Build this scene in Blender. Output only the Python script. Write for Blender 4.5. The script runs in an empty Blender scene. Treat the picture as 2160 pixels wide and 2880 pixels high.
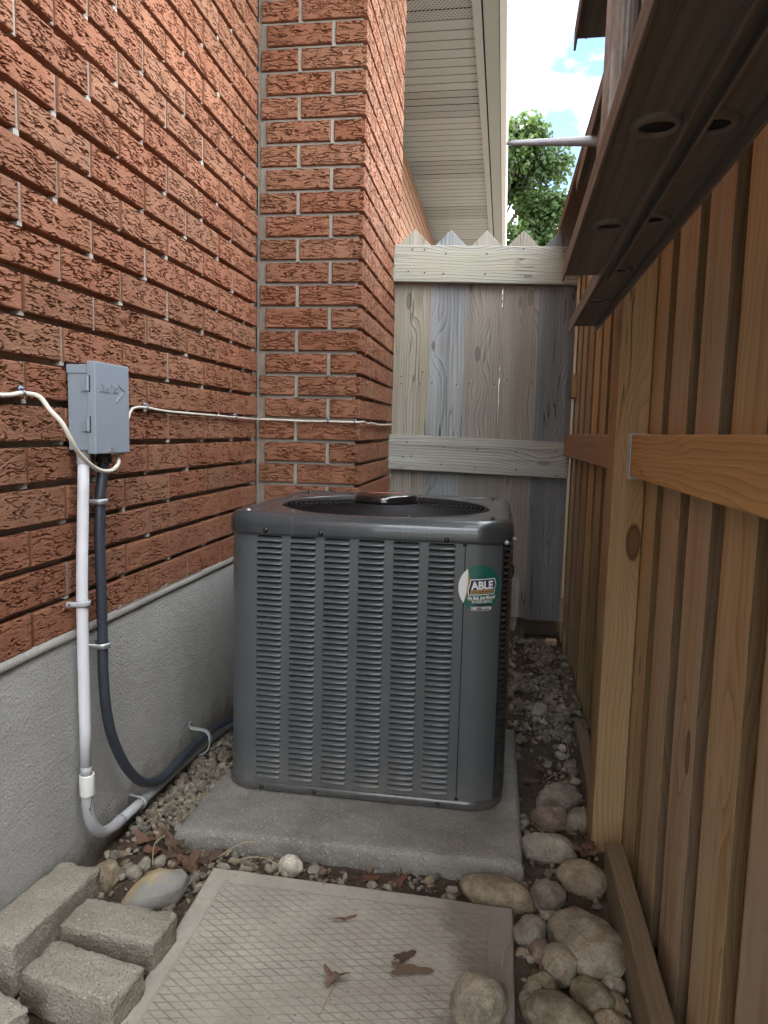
import bpy, bmesh, math, random
from mathutils import Vector, Matrix, noise, Euler
rnd = random.Random(7)
C = bpy.context.scene.collection
R = math.radians
PI = math.pi

# ------------------------------------------------------------------ camera, world, sun, exposure
scn = bpy.context.scene
cam_d = bpy.data.cameras.new('camera')
cam = bpy.data.objects.new('camera', cam_d); C.objects.link(cam)
cam_d.sensor_fit = 'VERTICAL'; cam_d.sensor_height = 36.0; cam_d.lens = 25.541
cam_d.clip_start = 0.02; cam_d.clip_end = 400
yaw, pitch, roll = -0.15143, -0.11040, 0.02470
fwd = Vector((math.sin(yaw)*math.cos(pitch), math.cos(yaw)*math.cos(pitch), math.sin(pitch)))
rt0 = Vector((math.cos(yaw), -math.sin(yaw), 0)); up0 = rt0.cross(fwd)
rt = rt0*math.cos(roll) + up0*math.sin(roll); up = up0*math.cos(roll) - rt0*math.sin(roll)
M = Matrix((rt, up, -fwd)).transposed().to_4x4(); M.translation = Vector((0.8292, -2.4670, 0.9444))
cam.matrix_world = M
scn.camera = cam

SUN_EL, SUN_AZ = R(50), R(272)          # azimuth clockwise from +Y; the sun stands over the house, to the left
sun_dir = Vector((math.sin(SUN_AZ)*math.cos(SUN_EL), math.cos(SUN_AZ)*math.cos(SUN_EL), math.sin(SUN_EL)))
w = bpy.data.worlds.new('World'); scn.world = w; w.use_nodes = True
nt = w.node_tree; nt.nodes.clear()
def wn(t, **k):
    n = nt.nodes.new(t)
    for a, v in k.items(): setattr(n, a, v)
    return n
out = wn('ShaderNodeOutputWorld'); bg = wn('ShaderNodeBackground')
sky = wn('ShaderNodeTexSky', sky_type='NISHITA', sun_disc=False)
sky.sun_elevation = SUN_EL; sky.sun_rotation = SUN_AZ; sky.air_density = 1.0; sky.dust_density = 0.4; sky.ozone_density = 1.6
tc = wn('ShaderNodeTexCoord'); mp = wn('ShaderNodeMapping'); mp.inputs['Scale'].default_value = (1, 1, 1.9)
mp.inputs['Location'].default_value = (3.7, 2.2, 0.6)
cl = wn('ShaderNodeTexNoise'); cl.inputs['Scale'].default_value = 2.1; cl.inputs['Detail'].default_value = 7; cl.inputs['Roughness'].default_value = 0.52
cr = wn('ShaderNodeValToRGB'); cr.color_ramp.elements[0].position = 0.39; cr.color_ramp.elements[1].position = 0.68
mx = wn('ShaderNodeMix', data_type='RGBA'); mx.inputs[7].default_value = (33, 33.6, 34.2, 1)
nt.links.new(tc.outputs['Generated'], mp.inputs['Vector']); nt.links.new(mp.outputs[0], cl.inputs['Vector'])
nt.links.new(cl.outputs['Fac'], cr.inputs['Fac']); nt.links.new(cr.outputs['Color'], mx.inputs[0])
nt.links.new(sky.outputs['Color'], mx.inputs[6]); nt.links.new(mx.outputs[2], bg.inputs['Color'])
bg.inputs['Strength'].default_value = 0.050
nt.links.new(bg.outputs[0], out.inputs['Surface'])

sd = bpy.data.lights.new('sun', 'SUN'); sd.energy = 3.2; sd.angle = R(0.6); sd.color = (1.0, 0.965, 0.91)
so = bpy.data.objects.new('sun', sd); C.objects.link(so); so.location = (-6, -6, 12)
so.rotation_euler = sun_dir.to_track_quat('Z', 'Y').to_euler()

vs = scn.view_settings
vs.view_transform = 'Standard'; vs.look = 'None'; vs.gamma = 1.0; vs.use_curve_mapping = False
vs.exposure = 3.22
scn.cycles.max_bounces = 8; scn.cycles.diffuse_bounces = 5; scn.cycles.sample_clamp_indirect = 6

# ------------------------------------------------------------------ object helpers
def link(o, parent=None):
    C.objects.link(o)
    if parent is not None: o.parent = parent
    return o
def smooth(me, on=True):
    if on: me.polygons.foreach_set('use_smooth', [True]*len(me.polygons))
    return me
def mesh(name, verts, faces, mats, sm=False, mi=None):
    me = bpy.data.meshes.new(name); me.from_pydata([tuple(v) for v in verts], [], faces)
    for m in (mats if isinstance(mats, (list, tuple)) else [mats]): me.materials.append(m)
    if mi: me.polygons.foreach_set('material_index', mi)
    smooth(me, sm); me.update(); return me
def obj(name, me, parent=None, loc=(0, 0, 0), rot=(0, 0, 0)):
    o = bpy.data.objects.new(name, me); o.location = loc; o.rotation_euler = rot
    return link(o, parent)
def tag(o, label=None, cat=None, group=None, kind=None):
    for k, v in (('label', label), ('category', cat), ('group', group), ('kind', kind)):
        if v: o[k] = v
    return o
def empty(name, loc, label, cat, group=None, rot=(0, 0, 0)):
    o = bpy.data.objects.new(name, None); o.empty_display_size = 0.1; o.location = loc; o.rotation_euler = rot
    link(o); return tag(o, label, cat, group)
def mod_bevel(o, wd, seg=2, ang=40):
    b = o.modifiers.new('bevel', 'BEVEL'); b.width = wd; b.segments = seg; b.limit_method = 'ANGLE'; b.angle_limit = R(ang); return o

class MB:
    """collects simple shapes into one mesh"""
    def __init__(s): s.v = []; s.f = []; s.m = []
    def add(s, vs_, fs, mi=0):
        n = len(s.v); s.v += [Vector(v) for v in vs_]; s.f += [tuple(i+n for i in f) for f in fs]; s.m += [mi]*len(fs)
    def box(s, a, b, mi=0, mat=None):
        x0, y0, z0 = a; x1, y1, z1 = b
        p = [Vector(q) for q in ((x0,y0,z0),(x1,y0,z0),(x1,y1,z0),(x0,y1,z0),(x0,y0,z1),(x1,y0,z1),(x1,y1,z1),(x0,y1,z1))]
        if mat is not None: p = [mat @ q for q in p]
        s.add(p, [(3,2,1,0),(4,5,6,7),(0,1,5,4),(1,2,6,5),(2,3,7,6),(3,0,4,7)], mi)
    def tube(s, pts, r, n=12, mi=0, cap=True, rf=None):
        pts = [Vector(p) for p in pts]; L = len(pts)
        t = [(pts[min(i+1, L-1)]-pts[max(i-1, 0)]).normalized() for i in range(L)]
        ref = Vector((0, 0, 1)) if abs(t[0].z) < 0.9 else Vector((1, 0, 0))
        u = (ref - t[0]*ref.dot(t[0])).normalized(); vv = []
        for i in range(L):
            u = (u - t[i]*u.dot(t[i])).normalized(); b = t[i].cross(u); rr = r(i/(L-1)) if callable(r) else r
            if rf: rr *= rf(i)
            for k in range(n):
                a = 2*PI*k/n; vv.append(pts[i] + (u*math.cos(a)+b*math.sin(a))*rr)
        ff = [(i*n+k, i*n+(k+1) % n, (i+1)*n+(k+1) % n, (i+1)*n+k) for i in range(L-1) for k in range(n)]
        if cap: ff += [tuple(range(n-1, -1, -1)), tuple((L-1)*n+k for k in range(n))]
        s.add(vv, ff, mi)
    def lathe(s, prof, n=48, mi=0, c=(0, 0, 0)):
        vv = []; ff = []; c = Vector(c)
        for r_, z_ in prof:
            for k in range(n):
                a = 2*PI*k/n; vv.append(c+Vector((r_*math.cos(a), r_*math.sin(a), z_)))
        for i in range(len(prof)-1):
            for k in range(n): ff.append((i*n+k, i*n+(k+1) % n, (i+1)*n+(k+1) % n, (i+1)*n+k))
        s.add(vv, ff, mi)
    def grid(s, fn, nu, nv, mi=0, wrap=False):
        vv = [fn(i/nu, j/nv) for j in range(nv+1) for i in range(nu+1)]
        ff = [(j*(nu+1)+i, j*(nu+1)+i+1, (j+1)*(nu+1)+i+1, (j+1)*(nu+1)+i) for j in range(nv) for i in range(nu)]
        s.add(vv, ff, mi)
    def mesh(s, name, mats, sm=False): return mesh(name, s.v, s.f, mats, sm, s.m)
    def build(s, name, mats, parent=None, loc=(0, 0, 0), rot=(0, 0, 0), sm=False):
        return obj(name, s.mesh(name, mats, sm), parent, loc, rot)
def boxobj(name, a, b, m, parent=None, off=(0, 0, 0), bev=0.0, rot=(0, 0, 0), seg=2):
    """box between world corners a,b; the mesh is centred so that object texture coordinates are its own"""
    a, b = Vector(a), Vector(b); c = (a+b)/2; h = (b-a)/2
    mb = MB(); mb.box(-h, h); o = mb.build(name, m, parent, c-Vector(off), rot)
    if bev: mod_bevel(o, bev, seg)
    return o
def spline(pts, n=10):
    P = [Vector(p) for p in pts]; P = [2*P[0]-P[1]] + P + [2*P[-1]-P[-2]]; res = []
    for i in range(1, len(P)-2):
        for k in range(n):
            t = k/n; a, b, c, d = P[i-1:i+3]
            res.append(0.5*((2*b)+(c-a)*t+(2*a-5*b+4*c-d)*t*t+(3*b-a-3*c+d)*t**3))
    res.append(P[-2]); return res

# ------------------------------------------------------------------ material helpers
class Mat:
    def __init__(s, name, rough=0.7, metal=0.0, spec=0.5, coat=0.0):
        s.m = bpy.data.materials.new(name); s.m.use_nodes = True; s.t = s.m.node_tree
        s.b = s.t.nodes['Principled BSDF']; s.b.inputs['Roughness'].default_value = rough; s.b.inputs['Metallic'].default_value = metal
        s.b.inputs['Specular IOR Level'].default_value = spec; s.b.inputs['Coat Weight'].default_value = coat
        s.h = None; s._c = s.n('ShaderNodeTexCoord'); s.co = s._c.outputs['Object']
    def n(s, t, **k):
        x = s.t.nodes.new(t)
        for a, v in k.items(): setattr(x, a, v)
        return x
    def set(s, sock, v):
        if isinstance(v, bpy.types.NodeSocket): s.t.links.new(v, sock)
        else: sock.default_value = v
    def map(s, scale=(1, 1, 1), loc=(0, 0, 0), rot=(0, 0, 0), co=None):
        x = s.n('ShaderNodeMapping'); s.set(x.inputs['Vector'], co or s.co); s.set(x.inputs['Scale'], scale); s.set(x.inputs['Location'], loc); s.set(x.inputs['Rotation'], rot); return x.outputs[0]
    def noise(s, co, scale=5, detail=4, rough=0.55, dist=0.0):
        x = s.n('ShaderNodeTexNoise'); s.set(x.inputs['Vector'], co); s.set(x.inputs['Scale'], scale); x.inputs['Detail'].default_value = detail; x.inputs['Roughness'].default_value = rough; x.inputs['Distortion'].default_value = dist; return x.outputs['Fac']
    def voro(s, co, scale=5, feature='F1', out='Distance'):
        x = s.n('ShaderNodeTexVoronoi', feature=feature); s.set(x.inputs['Vector'], co); x.inputs['Scale'].default_value = scale; return x.outputs[out]
    def math(s, op, a, b=0.0, c=0.0, clamp=False):
        x = s.n('ShaderNodeMath', operation=op, use_clamp=clamp); s.set(x.inputs[0], a); s.set(x.inputs[1], b)
        if op in ('MULTIPLY_ADD', 'SMOOTH_MIN', 'SMOOTH_MAX'): s.set(x.inputs[2], c)
        return x.outputs[0]
    def ramp(s, v, stops, mode='LINEAR'):
        x = s.n('ShaderNodeValToRGB'); e = x.color_ramp.elements; x.color_ramp.interpolation = mode
        while len(e) < len(stops): e.new(0.5)
        for el, (p, c) in zip(e, stops): el.position = p; el.color = (c, c, c, 1) if isinstance(c, (int, float)) else (*c, 1)
        s.set(x.inputs[0], v); return x.outputs[0]
    def mix(s, f, a, b, mode='MIX'):
        x = s.n('ShaderNodeMix', data_type='RGBA', blend_type=mode); s.set(x.inputs[0], f)
        for i, v in ((6, a), (7, b)): s.set(x.inputs[i], (*v, 1) if isinstance(v, tuple) and len(v) == 3 else v)
        return x.outputs[2]
    def rand(s): return s.n('ShaderNodeObjectInfo').outputs['Random']
    def island(s): return s.n('ShaderNodeNewGeometry').outputs['Random Per Island']
    def hsv(s, col, h=0.5, sa=1.0, v=1.0):
        x = s.n('ShaderNodeHueSaturation'); s.set(x.inputs['Hue'], h); s.set(x.inputs['Saturation'], sa); s.set(x.inputs['Value'], v); s.set(x.inputs['Color'], col); return x.outputs[0]
    def col(s, v): s.set(s.b.inputs['Base Color'], (*v, 1) if isinstance(v, tuple) else v); return s
    def rough(s, v): s.set(s.b.inputs['Roughness'], v); return s
    def bump(s, h, dist=0.002, strength=1.0):
        x = s.n('ShaderNodeBump'); x.inputs['Strength'].default_value = strength; x.inputs['Distance'].default_value = dist; s.set(x.inputs['Height'], h)
        if s.h: s.set(x.inputs['Normal'], s.h)
        s.h = x.outputs[0]; s.set(s.b.inputs['Normal'], s.h); return s
    def sep(s, co=None):
        x = s.n('ShaderNodeSeparateXYZ'); s.set(x.inputs[0], co or s.co); return x.outputs
    def comb(s, x_, y_, z_):
        x = s.n('ShaderNodeCombineXYZ')
        for i, v in enumerate((x_, y_, z_)): s.set(x.inputs[i], v)
        return x.outputs[0]
    def objco(s):
        """object coordinates shifted by a random amount for each object"""
        r = s.math('MULTIPLY', s.rand(), 37.0); a = s.n('ShaderNodeVectorMath', operation='ADD'); s.set(a.inputs[0], s.co); s.set(a.inputs[1], s.comb(r, r, r)); return a.outputs[0]

def m_plain(name, col, rough=0.6, metal=0.0, spec=0.5, coat=0.0, var=0.12, scale=30, bump=0.0):
    m = Mat(name, rough, metal, spec, coat); f = m.noise(m.co, scale, 4)
    m.col(m.mix(f, tuple(c*(1-var) for c in col), tuple(min(1, c*(1+var)) for c in col)))
    if bump: m.bump(m.noise(m.co, scale*6, 3), bump)
    return m.m
def m_concrete(name, c0, c1, sp=120, bump=0.0025, stain=(0.10, 0.09, 0.07), st=0.35, speck=0.5, rough=0.9, world=False):
    m = Mat(name, rough, spec=0.25); co = m.objco() if not world else m.co
    a = m.noise(co, 7, 6, 0.65); b = m.noise(co, sp, 3, 0.6); v = m.voro(co, sp*1.3)
    col = m.mix(m.ramp(a, [(0.3, 0.0), (0.7, 1.0)]), c0, c1)
    col = m.mix(m.math('MULTIPLY', m.ramp(v, [(0.08, 1.0), (0.30, 0.0)]), speck), col, tuple(x*0.45 for x in c0))
    col = m.mix(m.math('MULTIPLY', m.ramp(b, [(0.58, 0.0), (0.72, 1.0)]), speck), col, tuple(min(1, x*1.5) for x in c1))
    s_ = m.noise(m.map((1, 1, 1), (3, 1, 7), co=co), 3.2, 6, 0.7)
    col = m.mix(m.math('MULTIPLY', m.ramp(s_, [(0.48, 0.0), (0.72, 1.0)]), st), col, stain)
    m.col(col); m.bump(m.math('ADD', m.math('MULTIPLY', b, 0.6), m.math('MULTIPLY', a, 0.8)), bump); m.bump(m.ramp(v, [(0.02, 0.0), (0.25, 1.0)]), bump*0.5); return m.m
def m_wood(name, axis, c_light, c_dark, c_knot, wx=0.5, grain=1.0, knots=1.0, rough=0.75, stain=None, huev=0.02, ring=70, wp=9.0, kr=0.09, chk=0.0):
    """planks with the grain along `axis`; growth rings bend round knots"""
    m = Mat(name, rough, spec=0.25); co = m.objco(); x, y, z = m.sep(co)
    L, A, B = {'x': (x, y, z), 'y': (y, x, z), 'z': (z, x, y)}[axis]
    # knots : one candidate per cell of a stretched voronoi
    vk = m.voro(m.comb(m.math('MULTIPLY', L, 2.6), m.math('MULTIPLY', A, 7.0), m.math('MULTIPLY', B, 7.0)), 1.0)
    kn = m.ramp(vk, [(0.0, 0.75), (kr*0.55, 0.8), (kr*0.8, 1.0), (kr, 0.0)]); halo = m.ramp(vk, [(0.0, 1.0), (0.55, 0.0)], 'EASE')
    warp = m.noise(m.comb(m.math('MULTIPLY', L, 1.3), m.math('MULTIPLY', A, 6), m.math('MULTIPLY', B, 6)), 1.0, 3, 0.5)
    ph = m.math('ADD', m.math('MULTIPLY', A, ring), m.math('ADD', m.math('MULTIPLY', B, ring*0.75), m.math('ADD', m.math('MULTIPLY', warp, wp), m.math('MULTIPLY', halo, 4.2*knots))))
    rg = m.math('FRACT', m.math('ABSOLUTE', ph)); rg = m.ramp(rg, [(0.0, 0.0), (0.72, 0.55), (0.9, 1.0), (1.0, 0.0)])
    fib = m.noise(m.comb(m.math('MULTIPLY', L, 6), m.math('MULTIPLY', A, 300), m.math('MULTIPLY', B, 300)), 1.0, 4, 0.6)
    strk = m.noise(m.comb(m.math('MULTIPLY', L, 0.9), m.math('MULTIPLY', A, 34), m.math('MULTIPLY', B, 34)), 1.0, 4, 0.6)
    d = m.math('ADD', m.math('MULTIPLY', rg, 0.38*grain), m.math('ADD', m.math('MULTIPLY', fib, 0.30), m.math('MULTIPLY', strk, 0.55)))
    col = m.mix(m.ramp(d, [(0.28, 0.0), (0.85, 1.0)]), c_light, c_dark)
    if stain:
        big = m.noise(m.comb(m.math('MULTIPLY', L, 1.1), m.math('MULTIPLY', A, 16), m.math('MULTIPLY', B, 16)), 1.0, 3, 0.5)
        col = m.mix(m.ramp(big, [(0.42, 0.0), (0.66, 0.85)]), col, stain)
    col = m.mix(m.math('MULTIPLY', kn, min(1.0, knots)), col, c_knot)
    ck = m.math('ABSOLUTE', m.math('SUBTRACT', m.noise(m.comb(m.math('MULTIPLY', L, 1.6), m.math('MULTIPLY', A, 26), m.math('MULTIPLY', B, 26)), 1.0, 2, 0.5), 0.5))
    ckm = m.math('MULTIPLY', m.ramp(ck, [(0.003, 1.0), (0.012, 0.0)]), m.ramp(m.noise(m.comb(m.math('MULTIPLY', L, 2.3), m.math('MULTIPLY', A, 9), 3.0), 1.0, 2), [(0.52, 0.0), (0.60, 1.0)]))
    if chk: col = m.mix(m.math('MULTIPLY', ckm, chk), col, tuple(x*0.25 for x in c_dark))
    r = m.rand(); col = m.hsv(col, m.math('MULTIPLY_ADD', r, huev, 0.5-huev/2), m.math('MULTIPLY_ADD', r, 0.25, 0.85), m.math('MULTIPLY_ADD', m.math('FRACT', m.math('MULTIPLY', r, 7.31)), 0.36, 0.80))
    m.col(col); m.bump(m.math('ADD', m.math('MULTIPLY', fib, 0.7), m.math('SUBTRACT', 0.0, m.math('ADD', m.math('MULTIPLY', rg, 0.5*wx), m.math('MULTIPLY', ckm, 3.0*chk)))), 0.0016*max(0.5, wx)); return m.m

# --- brick
def m_brick():
    m = Mat('brick_clay', 0.88, spec=0.3); co = m.objco(); r = m.rand()
    a = m.noise(co, 14, 5, 0.6); b = m.noise(m.map((1, 1, 2.5), co=co), 160, 4, 0.65)
    col = m.mix(m.ramp(a, [(0.3, 0.0), (0.7, 1.0)]), (0.232, 0.093, 0.050), (0.300, 0.131, 0.075))
    col = m.mix(m.math('MULTIPLY', m.ramp(b, [(0.55, 0.0), (0.75, 1.0)]), 0.45), col, (0.145, 0.052, 0.032))
    e = m.noise(m.map((1, 1, 1), (5, 2, 9), co=co), 9, 8, 0.75)
    col = m.mix(m.math('MULTIPLY', m.ramp(e, [(0.66, 0.0), (0.80, 1.0)]), 0.5), col, (0.62, 0.54, 0.47))
    col = m.hsv(col, m.math('MULTIPLY_ADD', r, 0.008, 0.499), m.math('MULTIPLY_ADD', r, -0.08, 1.02), m.math('MULTIPLY_ADD', m.math('FRACT', m.math('MULTIPLY', r, 5.7)), 0.18, 0.90))
    m.col(col); m.bump(m.noise(m.map((1, 1, 1.8), co=co), 260, 5, 0.7), 0.0022); return m.m
M_BRICK = m_brick()
M_MORTAR = m_concrete('mortar', (0.27, 0.25, 0.215), (0.40, 0.38, 0.335), 200, 0.002, st=0.25)
M_BEAD = m_concrete('bead_mortar', (0.235, 0.22, 0.195), (0.33, 0.315, 0.28), 200, 0.003, st=0.4, world=True)
M_PERP = m_concrete('perpend_mortar', (0.20, 0.150, 0.115), (0.33, 0.285, 0.235), 200, 0.003, st=0.5, stain=(0.24, 0.15, 0.10), world=True)
def m_parge():
    m = Mat('parging', 0.92, spec=0.25); x, y, z = m.sep(); a = m.noise(m.co, 3.5, 6, 0.65); b = m.noise(m.co, 170, 4, 0.65); t = m.noise(m.map((1, 9, 22)), 2.2, 4, 0.6)
    col = m.mix(m.ramp(a, [(0.3, 0.0), (0.7, 1.0)]), (0.325, 0.320, 0.298), (0.415, 0.408, 0.380)); col = m.mix(m.math('MULTIPLY', m.ramp(t, [(0.55, 0.0), (0.72, 1.0)]), 0.25), col, (0.25, 0.245, 0.225))
    gr_ = m.voro(m.co, 210); col = m.mix(m.ramp(gr_, [(0.04, 0.35), (0.13, 0.0)]), col, (0.62, 0.61, 0.58))
    sp_ = m.math('SUBTRACT', m.math('MULTIPLY', m.noise(m.co, 16, 7, 0.75), 0.30), m.math('ADD', z, 0.02)); col = m.mix(m.ramp(sp_, [(0.02, 0.0), (0.12, 0.75)]), col, (0.15, 0.118, 0.085))
    m.col(col); m.bump(m.math('ADD', b, m.math('MULTIPLY', t, 0.8)), 0.004); return m.m
M_PARGE = m_parge()
M_PAD = m_concrete('pad_concrete', (0.17, 0.160, 0.138), (0.30, 0.285, 0.25), 150, 0.005, st=0.7, speck=0.9, stain=(0.095, 0.085, 0.068), world=True)
M_PAVER = m_concrete('paver_concrete', (0.245, 0.218, 0.172), (0.365, 0.332, 0.272), 170, 0.010, st=0.7, speck=1.0, stain=(0.165, 0.138, 0.09))
def m_slab():
    m = Mat('slab_concrete', 0.88, spec=0.3); co = m.co; x, y, z = m.sep()
    a = m.noise(co, 6, 7, 0.7); b = m.noise(co, 170, 3, 0.6)
    col = m.mix(m.ramp(a, [(0.3, 0.0), (0.72, 1.0)]), (0.285, 0.260, 0.212), (0.455, 0.424, 0.356))
    col = m.mix(m.math('MULTIPLY', m.ramp(b, [(0.5, 0.0), (0.75, 1.0)]), 0.4), col, (0.20, 0.185, 0.155))
    # diamond scoring inside a plain border
    def fam(ang, sp):
        u = m.math('ADD', m.math('MULTIPLY', x, math.cos(ang)/sp), m.math('MULTIPLY', y, math.sin(ang)/sp))
        u = m.math('ADD', u, m.math('MULTIPLY', m.noise(co, 5, 2), 0.25))
        return m.math('ABSOLUTE', m.math('SUBTRACT', m.math('FRACT', u), 0.5))
    g = m.math('MINIMUM', fam(R(90+13), 0.0166), fam(R(90-32), 0.0160))
    ins = m.math('MULTIPLY', m.math('LESS_THAN', m.math('ABSOLUTE', x), 0.266), m.math('LESS_THAN', m.math('ABSOLUTE', y), 0.262))
    gr = m.math('MULTIPLY', m.ramp(g, [(0.02, 1.0), (0.085, 0.0)]), ins)
    wear = m.ramp(m.noise(co, 9, 6, 0.7), [(0.34, 0.15), (0.66, 1.0)])
    gr = m.math('MULTIPLY', gr, wear)
    col = m.mix(m.math('MULTIPLY', gr, 0.55), col, (0.17, 0.15, 0.12))
    bx = m.math('MAXIMUM', m.math('SUBTRACT', m.math('ABSOLUTE', x), 0.0), m.math('ADD', m.math('ABSOLUTE', y), 0.004))
    ed = m.math('ABSOLUTE', m.math('SUBTRACT', bx, 0.268)); edm = m.ramp(ed, [(0.001, 1.0), (0.004, 0.0)])
    col = m.mix(m.math('MULTIPLY', edm, 0.22), col, (0.15, 0.135, 0.11))
    bl = m.noise(m.map((1, 1, 1), (7, 3, 5)), 13, 8, 0.75); col = m.mix(m.ramp(bl, [(0.56, 0.0), (0.70, 0.55)]), col, (0.20, 0.175, 0.135))
    sp_ = m.voro(co, 42); col = m.mix(m.ramp(sp_, [(0.07, 0.6), (0.12, 0.0)]), col, (0.11, 0.095, 0.075))
    # soil stain along the right hand side
    st = m.math('ADD', m.math('MULTIPLY', x, 2.6), m.math('MULTIPLY', m.noise(m.map((1, 1, 1), (1, 4, 2)), 5, 6, 0.7), 0.9))
    col = m.mix(m.ramp(st, [(0.92, 0.0), (1.25, 0.48)]), col, (0.135, 0.115, 0.088))
    m.col(col); h = m.math('SUBTRACT', m.math('MULTIPLY', b, 0.25), m.math('ADD', gr, m.math('MULTIPLY', edm, 0.5))); m.bump(h, 0.0014); return m.m
M_SLAB = m_slab()
def m_soil():
    m = Mat('soil', 0.95, spec=0.2); a = m.noise(m.co, 9, 6, 0.7); b = m.noise(m.co, 90, 5, 0.7)
    col = m.mix(m.ramp(a, [(0.3, 0.0), (0.7, 1.0)]), (0.058, 0.041, 0.029), (0.125, 0.095, 0.066))
    col = m.mix(m.math('MULTIPLY', m.ramp(b, [(0.55, 0.0), (0.7, 1.0)]), 0.5), col, (0.22, 0.19, 0.15))
    x, y, z = m.sep(); far_ = m.math('MAXIMUM', m.math('GREATER_THAN', x, 1.6), m.math('LESS_THAN', y, -4.6)); g = m.noise(m.co, 25, 5, 0.7)
    col = m.mix(far_, col, m.mix(g, (0.060, 0.066, 0.050), (0.105, 0.110, 0.088)))  # unseen outer ground greyed to tint the light it bounces into the alley
    m.col(col); m.bump(b, 0.012); m.bump(a, 0.02); return m.m
M_SOIL = m_soil()
def m_gravel():
    m = Mat('gravel_stone', 0.85, spec=0.3); r = m.island()
    col = m.ramp(r, [(0.0, (0.288, 0.262, 0.210)), (0.2, (0.208, 0.185, 0.147)), (0.38, (0.336, 0.300, 0.231)), (0.55, (0.152, 0.139, 0.115)), (0.7, (0.272, 0.216, 0.140)), (0.85, (0.200, 0.154, 0.115)), (1.0, (0.384, 0.350, 0.287))], 'CONSTANT')
    n = m.noise(m.co, 140, 4, 0.6); m.col(m.mix(m.math('MULTIPLY', n, 0.5), col, (0.112, 0.089, 0.063))); m.bump(n, 0.002); return m.m
M_GRAVEL = m_gravel()
def m_stone(name, c0, c1, c2, lich=0.25, moss=0.0):
    m = Mat(name, 0.78, spec=0.3); co = m.objco()
    a = m.noise(co, 16, 6, 0.68); b = m.noise(co, 150, 4, 0.65); c = m.noise(m.map((1, 1, 1), (4, 8, 1), co=co), 34, 5, 0.7); v = m.voro(co, 190)
    col = m.mix(m.ramp(a, [(0.40, 0.0), (0.60, 1.0)]), tuple(x*0.78 for x in c0), tuple(x*1.12 for x in c1))
    col = m.mix(m.ramp(c, [(0.50, 0.0), (0.62, 0.9)]), col, c2)
    pit = m.voro(m.map((1, 1, 1), (2, 2, 2), co=co), 75); col = m.mix(m.ramp(pit, [(0.06, 0.75), (0.16, 0.0)]), col, tuple(x*0.3 for x in c0))
    col = m.mix(m.math('MULTIPLY', m.ramp(b, [(0.56, 0.0), (0.68, 1.0)]), 0.55), col, tuple(x*0.4 for x in c0))
    col = m.mix(m.math('MULTIPLY', m.ramp(v, [(0.05, 1.0), (0.2, 0.0)]), 0.35), col, tuple(x*0.3 for x in c0))
    l_ = m.noise(m.map((1, 1, 1), (9, 2, 3), co=co), 24, 7, 0.75)
    col = m.mix(m.math('MULTIPLY', m.ramp(l_, [(0.56, 0.0), (0.66, 1.0)]), lich), col, (0.46, 0.44, 0.37))
    if moss:
        g = m.noise(m.map((1, 1, 1), (1, 6, 5), co=co), 9, 6, 0.7); col = m.mix(m.math('MULTIPLY', m.ramp(g, [(0.46, 0.0), (0.64, 1.0)]), moss), col, (0.105, 0.105, 0.058))
    m.col(col); m.bump(m.math('ADD', a, m.math('MULTIPLY', b, 0.35)), 0.006); m.bump(c, 0.005); return m.m
ST_GREY = m_stone('stone_grey', (0.202, 0.177, 0.134), (0.292, 0.260, 0.205), (0.237, 0.195, 0.143))
ST_TAN = m_stone('stone_tan', (0.259, 0.200, 0.129), (0.349, 0.287, 0.198), (0.224, 0.178, 0.123), 0.2)
ST_PINK = m_stone('stone_pink', (0.233, 0.168, 0.129), (0.302, 0.242, 0.177), (0.168, 0.124, 0.099), 0.3)
ST_PALE = m_stone('stone_pale', (0.303, 0.278, 0.216), (0.381, 0.346, 0.271), (0.271, 0.239, 0.182), 0.2)
ST_MOT = m_stone('stone_mottled', (0.242, 0.215, 0.159), (0.360, 0.323, 0.248), (0.278, 0.216, 0.136), 0.45, 0.25)
ST_MOSS = m_stone('stone_mossy', (0.200, 0.174, 0.119), (0.297, 0.262, 0.186), (0.159, 0.132, 0.084), 0.25, 0.45)
ST_WHITE = m_stone('stone_white', (0.461, 0.417, 0.335), (0.582, 0.530, 0.434), (0.401, 0.357, 0.280), 0.3)
ST_GRAN = m_stone('stone_granite', (0.251, 0.218, 0.165), (0.366, 0.317, 0.236), (0.191, 0.163, 0.123), 0.7, 0.15)
def m_twotone():
    m = Mat('stone_twotone', 0.75, spec=0.3); x, y, z = m.sep(); n = m.noise(m.co, 12, 6, 0.7); b = m.noise(m.co, 130, 4, 0.65)
    t = m.math('ADD', m.math('MULTIPLY', x, 9.0), m.math('MULTIPLY', n, 1.6))
    col = m.mix(m.ramp(t, [(0.70, 0.0), (1.10, 1.0)]), (0.37, 0.285, 0.165), (0.26, 0.25, 0.225))
    col = m.mix(m.ramp(n, [(0.58, 0.0), (0.70, 0.6)]), col, (0.36, 0.335, 0.28)); col = m.mix(m.math('MULTIPLY', m.ramp(b, [(0.58, 0.0), (0.7, 1.0)]), 0.5), col, (0.14, 0.12, 0.10))
    m.col(col); m.bump(m.math('ADD', n, m.math('MULTIPLY', b, 0.4)), 0.004); return m.m
ST_TWO = m_twotone()

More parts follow.
